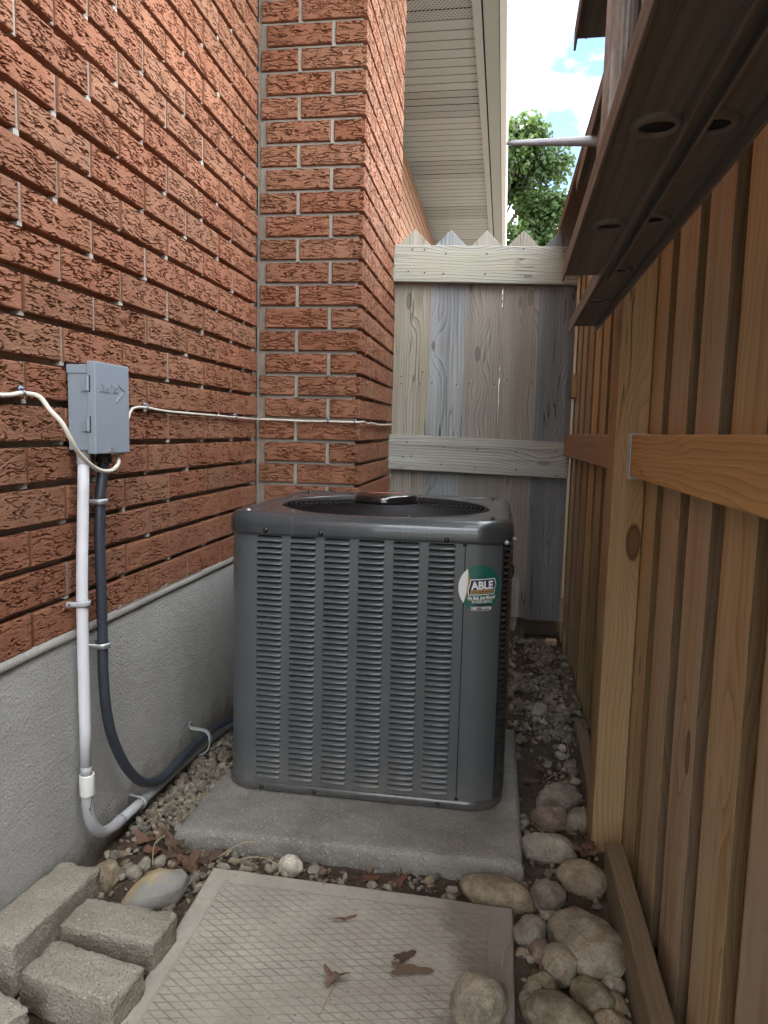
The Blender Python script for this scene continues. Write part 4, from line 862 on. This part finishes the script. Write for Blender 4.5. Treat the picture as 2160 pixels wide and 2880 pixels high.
def strap(root, off, c, ax, rad, wd, side, m=M_PVCG, tab=0.017):
    """half-round strap over a pipe lying near the wall x=0; c pipe centre, ax pipe axis, side the direction of the screw tab"""
    c, ax, side = Vector(c), Vector(ax).normalized(), Vector(side).normalized(); nx_ = Vector((1, 0, 0)); mb = MB(); P = []
    P.append(c+side*(rad+tab) - nx_*(c.x-0.003)); P.append(c+side*(rad+0.004)-nx_*(c.x-0.004))
    for k in range(0, 13):
        a = PI*k/12; P.append(c+side*rad*math.cos(a)+nx_*rad*math.sin(a))
    P.append(c-side*rad-nx_*(c.x-0.002)); n = len(P); V = []
    for p in P:
        for s1, s2 in ((-1, 0), (-0.35, 0.0012), (0.35, 0.0012), (1, 0)):
            o_ = (p-c); o_ = (o_-ax*o_.dot(ax)); V.append(p+ax*wd/2*s1+o_.normalized()*(0.0012+s2*0.7))
    mb.add(V, [(i*4+k, i*4+k+1, (i+1)*4+k+1, (i+1)*4+k) for i in range(n-1) for k in range(3)])
    t = c+side*(rad+tab*0.6)-nx_*(c.x-0.004); mb.tube([t, t+nx_*0.004], 0.0026, 8, 1)
    o = mb.build('strap', [m, M_CLIP], root, off, sm=True); s_ = o.modifiers.new('solid', 'SOLIDIFY'); s_.thickness = 0.0014; return o
strap(pipe, PO, (PX, -1.1500, 0.588), (0, 0, 1), 0.0125, 0.011, (0, -1, 0), M_PVCG, 0.010)
strap(flex, FXO, (0.026, -1.0835, 0.787), (0, 0, 1), 0.0125, 0.011, (0, -1, 0), M_ZINC, 0.006)
strap(flex, FXO, (0.026, -1.0835, 0.483), (0, 0, 1), 0.0125, 0.011, (0, -1, 0), M_ZINC, 0.008)
strap(pipe, PO, (0.028, -0.935, 0.0555), (0, 1, 0), 0.0125, 0.010, (0, 0, 1), M_PVCG, 0.004)
mb = MB(); path = spline([(0.004, -0.600, 0.116), (0.005, -0.600, 0.102), (0.014, -0.600, 0.097), (0.034, -0.600, 0.096), (0.054, -0.600, 0.092), (0.064, -0.600, 0.075), (0.062, -0.600, 0.052), (0.050, -0.600, 0.033), (0.032, -0.600, 0.026)], 5)
V = []
for i, p in enumerate(path):
    for s_ in (-1, 1): V.append(p+Vector((0, 0.007*s_, 0)))
mb.add(V, [(i*2, i*2+1, i*2+3, i*2+2) for i in range(len(path)-1)]); mb.tube([(0.003, -0.600, 0.111), (0.010, -0.600, 0.111)], 0.0035, 8, 1)
o = mb.build('large_strap', [M_PVCG, M_CLIP], pipe, PO); s_ = o.modifiers.new('solid', 'SOLIDIFY'); s_.thickness = 0.003

# ------------------------------------------------------------------ extension ladder hung on its side along the fence
LO = (0.9640, -1.190, 1.210)
lad = empty('ladder', LO, 'long weathered extension ladder hung on its side along the fence, two nested sections', 'ladder', rot=(0, 0, -R(1.1)))
def channel(name, x, y1, z, wd, L, dn, up_, th=0.0035):
    mb = MB(); mb.box((x-wd/2, y1-L, z), (x+wd/2, y1, z+th))
    for s_ in (-1, 1):
        a, b = sorted((x+s_*wd/2, x+s_*(wd/2-th))); mb.box((a, y1-L, z-dn), (b, y1, z-0.0002)); mb.box((a, y1-L, z+th+0.0002), (b, y1, z+up_))
    if dn > 0:   # two shallow ribs pressed in the web
        for q in (-0.26, 0.26): mb.box((x+q*wd-0.0012, y1-L, z-0.0014), (x+q*wd+0.0012, y1, z-0.0002))
    return mod_bevel(mb.build(name, M_LAD, lad), 0.0008, 1)
def rung(x, y_, z0, z1, r_=0.0185):
    mb = MB(); n = 36
    V = [((x+r_*(1 if k % 2 else 0.93)*math.cos(2*PI*k/n)), y_+r_*(1 if k % 2 else 0.93)*math.sin(2*PI*k/n), z) for z in (z0+0.004, z1) for k in range(n)]
    mb.add(V, [(k, (k+1) % n, n+(k+1) % n, n+k) for k in range(n)])
    o = mb.build('rung', M_RUNG, lad)
    mb = MB()    # swaged end under the lower rail : rolled lip; hollow's shade is a painted dark disc
    mb.lathe([(0.0150, 0.0015), (0.0150, -0.0030), (0.0168, -0.0050), (0.0205, -0.0052), (0.0232, -0.0030), (0.0240, 0.0)], 32, 0, (x, y_, z0))
    mb.lathe([(0.0151, 0.0), (0.0151, -0.0015), (0.0001, -0.0006)], 32, 1, (x, y_, z0)); mb.build('swaged_end', [M_LAD, M_CORE], o, sm=True)
channel('rail', 0.0, 0.0, 0.0, 0.078, 2.4, 0.010, 0.014); channel('rail', 0.0, 0.0, 0.370, 0.078, 2.4, 0.018, 0.014)
channel('rail', 0.0500, 0.62, 0.006, 0.064, 3.0, 0.018, 0.012); channel('rail', 0.0500, 0.62, 0.345, 0.064, 3.0, 0.016, 0.014)
for k in range(7): rung(0.0, -0.300-0.300*k, 0.0, 0.370)
for k in range(9): rung(0.0480, 0.265-0.283*k, 0.006, 0.345)
# grey tapered rod
mb = MB(); mb.tube([(0.823, -0.92, 1.5245), (0.84, -0.92, 1.5247), (0.92, -0.92, 1.5240), (1.0, -0.92, 1.5230), (1.06, -0.92, 1.5230), (1.147, -0.92, 1.5230)], lambda t: 0.0028+0.0115*min(1, t*1.05), 16)
o = mb.build('rod', M_ROD, None, sm=True); tag(o, 'pale grey tapered rod sticking out towards the gutter above the ladder', 'rod')

# ------------------------------------------------------------------ concrete blocks
def rough_block(name, dx, dy, dz, r_, amp, seed, m, loc, rot, label):
    bm = bmesh.new(); bmesh.ops.create_cube(bm, size=1.0); bmesh.ops.subdivide_edges(bm, edges=bm.edges[:], cuts=20, use_grid_fill=True)
    h = Vector((dx/2, dy/2, dz/2))
    for v in bm.verts:
        p = Vector((v.co.x*dx, v.co.y*dy, v.co.z*dz)); q = Vector([max(-h[i]+r_, min(h[i]-r_, p[i])) for i in range(3)]); d = p-q
        if d.length > 1e-6: p = q+d.normalized()*r_*min(1, d.length/r_)
        n_ = d.normalized() if d.length > 1e-6 else Vector((0, 0, 1))
        e = min(1.0, d.length/r_) if r_ else 0
        p += n_*(amp*noise.noise(p*55+Vector((seed, 0, 0)))*1.0+amp*0.9*noise.noise(p*150+Vector((0, seed, 0))) - (0.0022*max(0, noise.noise(p*42+Vector((seed, 5, 0))))*3 if sum(abs(p[i]) > h[i]-r_*1.5 for i in range(3)) > 1 else 0))
        v.co = p
    me = bpy.data.meshes.new(name); bm.to_mesh(me); bm.free(); me.materials.append(m); smooth(me)
    o = obj(name, me, None, loc, rot); return tag(o, label, 'concrete block', 'loose concrete blocks in the lower left corner')
rough_block('concrete_block', 0.255, 0.088, 0.092, 0.0055, 0.0017, 3, M_PAVER, (0.048, -1.352, 0.046), (R(0), R(4), R(88.5)), 'longest concrete block, set along the foundation wall behind the others')
rough_block('concrete_block', 0.185, 0.084, 0.072, 0.0055, 0.0017, 9, M_PAVER, (0.199, -1.345, 0.0355), (0, 0, R(-4)), 'concrete block with a brown mossy stained face, touching the slab edge')
rough_block('concrete_block', 0.182, 0.082, 0.072, 0.0055, 0.0017, 17, M_PAVER, (0.203, -1.468, 0.0355), (0, 0, R(-10)), 'grey coarse concrete block nearest the camera, in front of the stained block')
rough_block('concrete_block', 0.15, 0.084, 0.072, 0.0055, 0.0017, 23, M_PAVER, (0.085, -1.565, 0.036), (0, 0, R(-22)), 'concrete block cut off by the bottom left corner of the picture')

# ------------------------------------------------------------------ river stones
def stone(name, x, y, a, b, c, yawd, tilt, m, label, seed, ang=0.0, sub=4, sink=0.30, z=None, p=2.3, grp='river stones laid along the path edges', cat='stone'):
    bm = bmesh.new(); bmesh.ops.create_icosphere(bm, subdivisions=sub, radius=1.0); s3_ = Vector((seed*3.1, seed*1.7, seed*0.9)); rs = random.Random(seed)
    planes = [(Vector((rs.gauss(0, 1), rs.gauss(0, 1), rs.gauss(0, 1))).normalized(), rs.uniform(0.66, 0.86)) for _ in range(7)] if ang else []
    for v in bm.verts:
        d = v.co.normalized(); k = (abs(d.x)**p+abs(d.y)**p+abs(d.z)**p)**(-1/p); r_ = k*(1+0.19*noise.noise(d*1.3+s3_)+0.10*noise.noise(d*2.9+s3_)+0.030*noise.noise(d*7+s3_)+0.014*noise.noise(d*20+s3_))
        q = d*r_
        for n_, h in planes:
            e = q.dot(n_)-h
            if e > 0: q -= n_*e*ang
        v.co = Vector((q.x*a/2, q.y*b/2, q.z*c/2))
    me = bpy.data.meshes.new(name); bm.to_mesh(me); bm.free(); me.materials.append(m); smooth(me)
    o = obj(name, me, None, (x, y, (c*(0.5-sink)+gz(x, y)) if z is None else z), (R(tilt), R(tilt*0.4), R(yawd))); return tag(o, label, cat, grp)
ST = [
 (1.024, -0.638, 0.122, 0.082, 0.072, 28, 6, ST_GREY, 'smooth grey slanting stone, farthest back of the big river stones', 1, 0),
 (0.993, -0.742, 0.084, 0.072, 0.066, 10, 0, ST_PINK, 'round purplish brown stone between the grey slanting stone and the pale pointed one', 2, 0),
 (1.060, -0.745, 0.056, 0.095, 0.070, -18, 10, ST_GREY, 'narrow dark grey stone leaning at the foot of the cedar post', 3, 0.4),
 (0.982, -0.880, 0.128, 0.074, 0.076, -4, 0, ST_PALE, 'pale grey stone with a pointed ridge, right beside the concrete pad', 4, 0.75),
 (1.042, -0.985, 0.112, 0.080, 0.070, -28, 0, ST_TAN, 'tan stone with a ridge touching the end of the brown board', 5, 0.4),
 (0.872, -1.066, 0.156, 0.078, 0.076, -8, 0, ST_TAN, 'wide tan angular stone at the right back corner of the paving slab', 6, 0.7),
 (0.970, -1.040, 0.070, 0.062, 0.060, 20, 0, ST_GREY, 'small round egg like stone between the wide tan one and the ridged tan one', 7, 0),
 (1.030, -1.176, 0.120, 0.182, 0.078, 18, -4, ST_MOT, 'biggest river stone, long and blotchy, lying along the brown board', 8, 0.25),
 (0.930, -1.163, 0.068, 0.060, 0.056, 40, 0, ST_GREY, 'grey stone with a broken crystalline corner beside the slab', 9, 0.5),
 (0.972, -1.085, 0.042, 0.026, 0.016, 10, 0, ST_PALE, 'flat little pale stone in the gap left of the biggest stone', 10, 0),
 (0.978, -1.238, 0.070, 0.088, 0.060, -14, 0, ST_MOT, 'upright oval speckled stone just left of the biggest stone', 11, 0.2),
 (0.945, -1.205, 0.042, 0.048, 0.038, 0, 0, ST_PINK, 'small pinkish stone peeping out behind the oval speckled one', 12, 0),
 (0.916, -1.208, 0.038, 0.020, 0.018, -6, 0, ST_TAN, 'small rectangular stone chip between slab and stones', 13, 0.8),
 (1.026, -1.302, 0.064, 0.090, 0.056, 24, 0, ST_MOSS, 'greenish wedge shaped stone in front of the biggest stone', 14, 0.6),
 (1.066, -1.266, 0.044, 0.036, 0.036, 30, 0, ST_PALE, 'small pale stone tucked against the brown board below the biggest stone', 15, 0.2),
 (1.062, -1.312, 0.036, 0.056, 0.036, -10, 0, ST_TAN, 'small brownish upright stone against the board in the lower right', 16, 0.3),
 (0.838, -1.386, 0.096, 0.086, 0.072, 30, 0, ST_GRAN, 'light granite stone with white flecks resting on the slab corner', 17, 0.25),
 (0.968, -1.368, 0.116, 0.076, 0.066, -24, 0, ST_MOSS, 'large smooth mossy stone at the bottom edge of the picture', 18, 0),
 (1.046, -1.358, 0.060, 0.046, 0.046, -16, 0, ST_TAN, 'tan stone at the bottom edge right of the large mossy one', 19, 0),
 (0.944, -1.292, 0.070, 0.046, 0.042, 30, 0, ST_MOSS, 'partly hidden mossy stone behind the large mossy one', 20, 0.3),
 (0.917, -1.328, 0.030, 0.040, 0.026, 0, 0, ST_GREY, 'small grey stone between the granite stone and the mossy stones', 23, 0.3),
 (0.194, -1.186, 0.090, 0.138, 0.080, -34, -6, ST_TWO, 'long two toned tan and grey stone behind the concrete blocks', 24, 0.45),
 (0.066, -1.163, 0.056, 0.076, 0.060, 0, 0, ST_TAN, 'orange tan stone next to the longest concrete block and the wall', 25, 0.5),
 (0.429, -1.050, 0.056, 0.044, 0.044, -25, 0, ST_WHITE, 'small white egg like stone in the gap between slab and pad', 26, 0),
 (1.004, -0.090, 0.054, 0.056, 0.062, 20, 0, ST_PALE, 'grey broken rock standing up out of the gravel', 27, 0.9),
]
for s_ in ST: stone('river_stone', s_[0], s_[1], s_[2], s_[3], s_[4], s_[5], s_[6], s_[7], s_[8], s_[9], s_[10], sink=0.31)
bpy.data.objects['river_stone.016'].location.z = 0.045
for i, (x, y, r_, m) in enumerate(((0.928, -0.735, 0.019, ST_GREY), (0.934, -0.760, 0.022, ST_PALE), (0.925, -0.780, 0.017, ST_GREY), (0.936, -0.795, 0.018, ST_GREY), (0.926, -1.226, 0.013, ST_PALE), (1.078, -0.505, 0.024, ST_PALE), (1.072, -0.42, 0.032, ST_GREY), (1.060, -0.315, 0.024, ST_WHITE), (1.052, -0.36, 0.028, ST_PALE), (1.075, -0.455, 0.026, ST_GREY), (0.062, -1.075, 0.016, ST_TAN), (0.150, -1.085, 0.026, ST_PALE), (0.124, -1.098, 0.022, ST_GREY), (0.113, -1.13, 0.030, ST_GREY), (0.215, -1.035, 0.020, ST_PALE))):
    stone('pebble', x, y, r_*1.3, r_, r_*0.9, i*40, 0, m, 'small loose pebble lying in the soil among the bigger stones', 40+i, 0.3, 3, 0.2, grp='loose pebbles among the stones', cat='pebble')

# ------------------------------------------------------------------ gravel and soil crumbs
ico = bmesh.new(); bmesh.ops.create_icosphere(ico, subdivisions=1, radius=1.0); icv = [v.co.copy() for v in ico.verts]; icf = [tuple(v.index for v in f.verts) for f in ico.faces]; ico.free()
def pebbles(name, spots, m, lo, hi, label):
    V = []; F = []
    for x, y, dz in spots:
        s_ = lo*(hi/lo)**(rnd.random()**1.8); e = Euler((rnd.uniform(0, 6), rnd.uniform(0, 6), rnd.uniform(0, 6))).to_matrix(); sx, sy, sz = s_*rnd.uniform(0.75, 1.35), s_*rnd.uniform(0.6, 1.05), s_*rnd.uniform(0.35, 0.75)
        n = len(V); z = gz(x, y)+dz+s_*0.28
        for c in icv:
            j = 1+rnd.uniform(-0.20, 0.20); p = e @ Vector((c.x*sx*j, c.y*sy*j, c.z*sz*j)); V.append((x+p.x, y+p.y, z+p.z*0.8))
        F += [tuple(i+n for i in f) for f in icf]
    return tag(obj(name, mesh(name, V, F, m)), label, 'gravel', None, 'stuff')
sp = []
def scatter(n, x0, x1, y0, y1, dens, dz=0.0):
    for _ in range(n):
        x, y = rnd.uniform(x0, x1), rnd.uniform(y0, y1)
        if rnd.random() < dens(x, y): sp.append((x, y, dz*rnd.random()))
clump = lambda x, y: max(0.0, min(1.0, 0.62+1.6*N(x, y, 9, 11)))
scatter(1500, 0.015, 0.150, -0.96, -0.12, lambda x, y: 1.0 if y > -0.93 else 0.6, 0.008)
scatter(500, 0.02, 0.30, -1.26, -0.96, lambda x, y: 0.85*clump(x, y), 0.006)
scatter(330, 0.25, 0.93, -1.10, -1.005, lambda x, y: 0.9*clump(x*1.5, y), 0.003)
scatter(2600, 0.905, 1.100, -0.30, 0.80, lambda x, y: clump(x, y)*(0.25 if -0.27 < y < -0.14 and x < 1.0 else 1.0)*(0.35 if y > 0.36 and y < 0.52 and x < 1.02 else 1), 0.010)
scatter(500, 0.925, 1.09, -0.85, -0.30, lambda x, y: (0.75 if x > 1.03 else 0.28)*clump(x, y), 0.004)
scatter(350, 0.905, 1.09, -1.50, -0.85, lambda x, y: 0.7*clump(x, y), 0.003)
scatter(260, 1.10, 1.145, -0.75, 0.5, lambda x, y: 0.6, 0.045)
scatter(160, 0.02, 0.30, -1.60, -1.26, lambda x, y: 0.8, 0.0)
pebbles('gravel', sp, M_GRAVEL, 0.0055, 0.0165, 'grey and tan limestone gravel scattered over the soil strips')
sp = []
scatter(2600, 0.905, 1.10, -1.5, 0.9, lambda x, y: 0.9); scatter(1500, 0.02, 0.93, -1.25, -0.99, lambda x, y: 0.9); scatter(500, 0.02, 0.15, -0.98, -0.15, lambda x, y: 0.7)
M_CRUMB = m_leaf('soil_crumb', [(0.055, 0.038, 0.026), (0.10, 0.072, 0.05), (0.15, 0.115, 0.08), (0.20, 0.17, 0.13)], 0.0001, 0.95)
pebbles('soil_crumbs', sp, M_CRUMB, 0.0015, 0.0055, 'fine dark soil crumbs and grit between the stones')

# ------------------------------------------------------------------ dead leaves, stems
def leaf_mesh(seed, curl):
    rs = random.Random(seed); n = 40; mb = MB(); lob = [1.0, 0.88, 0.62]
    def rad(t):
        a = abs(((t/(2*PI)+0.5) % 1)-0.5)*2           # 0 at tip, 1 at stalk
        return 0.42+0.58*max(0, math.cos(a*PI*2.5))**1.4*(1.0-0.35*a)*(1 if a < 0.92 else 0.4)
    V = [(0, 0, 0)]; ph = rs.uniform(0, 6); q = rs.uniform(-0.6, 0.6)
    for k in (0.4, 0.7, 1.0):
        for i in range(n):
            t = 2*PI*i/n; r_ = rad(t)*k*(1+0.10*noise.noise(Vector((math.cos(t)*4, math.sin(t)*4, seed)))); x, y_ = r_*math.cos(t), r_*math.sin(t)
            z = curl*(0.55*r_*r_*math.cos(2*t+ph)+0.5*abs(y_)*q+0.22*noise.noise(Vector((x*3, y_*3, seed)))); V.append((x, y_, z))
    F = [(0, 1+i, 1+(i+1) % n) for i in range(n)] + [(1+j*n+i, 1+(j+1)*n+i, 1+(j+1)*n+(i+1) % n, 1+j*n+(i+1) % n) for j in range(2) for i in range(n)]
    mb.add(V, F); mb.tube([(-0.4, 0, 0.0), (-0.8, 0.03, 0.05), (-1.25, -0.06, 0.10)], 0.018, 5)
    return mb.mesh('dead_leaf', M_DEAD, True)
LM = [leaf_mesh(i, c) for i, c in enumerate((0.25, 0.5, 0.8, 1.1, 0.35, 0.9))]
def leaf(x, y, s_, rz, k, label, tilt=(0, 0), z=None, base=None):
    o = obj('dead_leaf', LM[k], None, (x, y, (gz(x, y)+s_*0.22+0.006) if z is None else z), (R(tilt[0]), R(tilt[1]), R(rz))); o.scale = (s_, s_, s_)
    return tag(o, label, 'dead leaf', 'dead brown leaves on the ground and slab')
o = leaf(0.577, -1.209, 0.024, 15, 2, 'narrow curled brown leaf lying alone near the slab back', (0, 0), 0.026); o.scale = (0.028, 0.008, 0.016)
leaf(0.705, -1.283, 0.024, 40, 0, 'flat dark brown leaf fragment on the slab, behind the widest leaf', (0, 0), 0.0245)
o = leaf(0.716, -1.313, 0.040, 5, 0, 'widest flattened brown leaf stuck to the paving slab', (0, 0), 0.0245); o.scale = (0.044, 0.030, 0.012)
leaf(0.596, -1.358, 0.026, 20, 3, 'crumpled brown leaf with a long stalk, nearest on the slab', (0, 0), 0.031)
HEAP = ['folded brown leaf against the bent pipe end', 'small upright brown leaf just right of the bent pipe', 'brown leaf with raised edges between the bent pipe and the pad', 'tightly curled brown leaf in the middle of the heap left of the pad corner', 'largest brown leaf, lying under the pad corner behind the two toned stone', 'brown leaf propped on the left front corner of the pad', 'curled dark leaf touching the top of the two toned stone', 'small rolled leaf in the heap behind the orange tan stone', 'dark leaf farthest right in front of the pad corner', 'brown leaf half under the gravel near the orange tan stone']
for i, (x, y, s_, k) in enumerate(((0.075, -1.02, 0.034, 1), (0.098, -0.985, 0.030, 4), (0.145, -1.015, 0.036, 2), (0.165, -1.045, 0.032, 3), (0.215, -1.078, 0.044, 1), (0.240, -1.045, 0.034, 2), (0.185, -1.075, 0.028, 5), (0.125, -1.055, 0.028, 3), (0.255, -1.020, 0.026, 5), (0.07, -1.055, 0.026, 2))):
    leaf(x, y, s_, i*77, k, HEAP[i], (rnd.uniform(-22, 22), rnd.uniform(-22, 22)))
for i, (x, y, s_, k) in enumerate(((0.115, -0.62, 0.032, 2), (0.14, -0.57, 0.034, 3), (0.10, -0.54, 0.028, 1), (0.155, -0.65, 0.026, 5))): leaf(x, y, s_, i*60+20, k, ['brown leaf in the gravel straight below the large strap', 'brown leaf in the gravel touching the left side of the pad', 'brown leaf close to the wall behind the large strap', 'small brown leaf on the gravel in front of the large strap, by the pad'][i], (rnd.uniform(-20, 20), rnd.uniform(-20, 20)))
leaf(1.050, -0.512, 0.026, 30, 3, 'red brown curled leaf alone in the soil behind the grey slanting stone', (10, -15))
for i, (x, y, s_, k) in enumerate(((1.060, -0.835, 0.030, 2), (1.070, -0.872, 0.034, 5), (1.055, -0.89, 0.026, 3), (1.072, -0.905, 0.028, 2))): leaf(x, y, s_, i*80, k, ['red brown curled leaf directly at the front of the cedar post', 'large red brown leaf between the cedar post and the brown board end', 'small red brown leaf on the pale pointed stone side of the clump', 'red brown leaf nearest the brown board in the clump by the post'][i], (rnd.uniform(-25, 25), rnd.uniform(-25, 25)), 0.03)
for i, (x, y, s_) in enumerate(((0.60, -1.045, 0.024), (0.66, -1.05, 0.028), (0.73, -1.05, 0.026), (0.505, -1.045, 0.020), (0.78, -1.06, 0.02))): leaf(x, y, s_, i*50, i % 6, ['brown leaf in the gap behind the slab, second right of the white stone', 'widest brown leaf in the gap, behind the middle of the slab', 'brown leaf in the gap behind the slab, left of the wide tan stone', 'small brown leaf in the gap just right of the white stone', 'small brown leaf in the gap touching the wide tan stone'][i], (rnd.uniform(-15, 15), rnd.uniform(-15, 15)), 0.004+gz(x, y))
leaf(0.935, -1.285, 0.026, 100, 4, 'pale brown leaf between the mossy stones', (12, 10), 0.02)
for i, (x, y, s_) in enumerate(((0.955, -0.55, 0.026), (0.985, -0.47, 0.022), (1.03, -0.57, 0.022), (1.04, -0.05, 0.024))): leaf(x, y, s_, i*100, i, ['flat brown leaf on the soil beside the right edge of the pad', 'flat brown leaf on bare soil by the back corner of the pad', 'flat brown leaf just behind the grey slanting stone', 'flat brown leaf by the grey broken rock in the gravel'][i], (rnd.uniform(-10, 10), rnd.uniform(-10, 10)))
def stem(pts, label, r_=0.0011):
    mb = MB(); mb.tube(spline(pts, 6), r_, 6); return tag(mb.build('dry_stem', M_STRAW, None, sm=True), label, 'dry stem', 'dry stems lying about')
stem([(0.14, -1.10, 0.012), (0.125, -1.06, 0.035), (0.135, -1.03, 0.04)], 'bent straw coloured stem rising from the leaf heap')
stem([(0.27, -1.055, 0.02), (0.31, -1.04, 0.045), (0.345, -1.03, 0.05)], 'dark thin twig leaning on the pad front edge', 0.0012)
stem([(0.30, -1.065, 0.02), (0.36, -1.06, 0.034), (0.41, -1.075, 0.03), (0.415, -1.095, 0.022)], 'long curved straw beside the white stone')
stem([(0.875, -1.28, 0.022), (0.878, -1.25, 0.035), (0.89, -1.225, 0.026)], 'thin curved stem on the right edge of the slab')
stem([(1.00, -0.53, 0.012), (1.03, -0.50, 0.02), (1.05, -0.51, 0.018)], 'pale stem lying left of the red leaf')
stem([(1.055, -0.47, 0.03), (1.068, -0.40, 0.045), (1.066, -0.33, 0.05)], 'pale stem leaning over the pebbles by the dusty board')
stem([(0.588, -1.44, 0.023), (0.593, -1.40, 0.024), (0.598, -1.37, 0.026)], 'straight dry stem pointing at the crumpled slab leaf', 0.0008)

# ------------------------------------------------------------------ tree beyond the gate
def tree(x, y, h, cw, seed, label, nl):
    rs = random.Random(seed); root = empty('tree', (x, y, 0), label, 'tree')
    mb = MB(); mb.tube([(0, 0, -0.3), (0.05, 0, h*0.25), (-0.05, 0.1, h*0.5), (0.05, 0, h*0.85)], lambda t: 0.22*(1-0.8*t), 12)
    cl_ = []
    for i in range(46):
        a = rs.uniform(0, 2*PI); z = h*rs.uniform(0.30, 0.95); rr_ = cw*math.sqrt(max(0.05, 1-((z-h*0.55)/(h*0.48))**2))*rs.uniform(0.45, 0.95)
        p = Vector((rr_*math.cos(a), rr_*math.sin(a), z)); cl_.append((p, rs.uniform(0.45, 0.95)*cw*0.42))
        mb.tube(spline([(0, 0, z*0.7), (p.x*0.5, p.y*0.5, z*0.86), p], 4), lambda t: 0.07*(1-0.8*t), 6)
    mb.build('trunk', M_BARK, root, sm=True); V = []; F = []
    while len(F) < nl:
        p, r_ = rs.choice(cl_); d = Vector((rs.gauss(0, 1), rs.gauss(0, 1), rs.gauss(0, 0.8))).normalized()*r_*rs.uniform(0.35, 1.08)
        q = p+d; s_ = rs.uniform(0.045, 0.095); nrm_ = (d.normalized()*0.5+Vector((rs.gauss(0, .6), rs.gauss(0, .6), rs.gauss(0.5, .5)))).normalized(); m_ = nrm_.to_track_quat('Z', 'Y').to_matrix() @ Matrix.Rotation(rs.uniform(0, 6.28), 3, 'Z')
        n = len(V); V += [q+m_ @ Vector(c)*s_ for c in ((-0.9, 0, 0), (-0.2, -0.75, 0.12), (0.25, -0.35, 0.0), (1.0, 0, -0.15), (0.25, 0.35, 0.0), (-0.2, 0.75, 0.12))]; F.append(tuple(range(n, n+6)))
    obj('crown', mesh('crown', V, F, M_CROWN), root)
tree(0.35, 18.0, 9.4, 2.15, 5, 'leafy green maple tree standing beyond the gate against the bright sky', 52000)
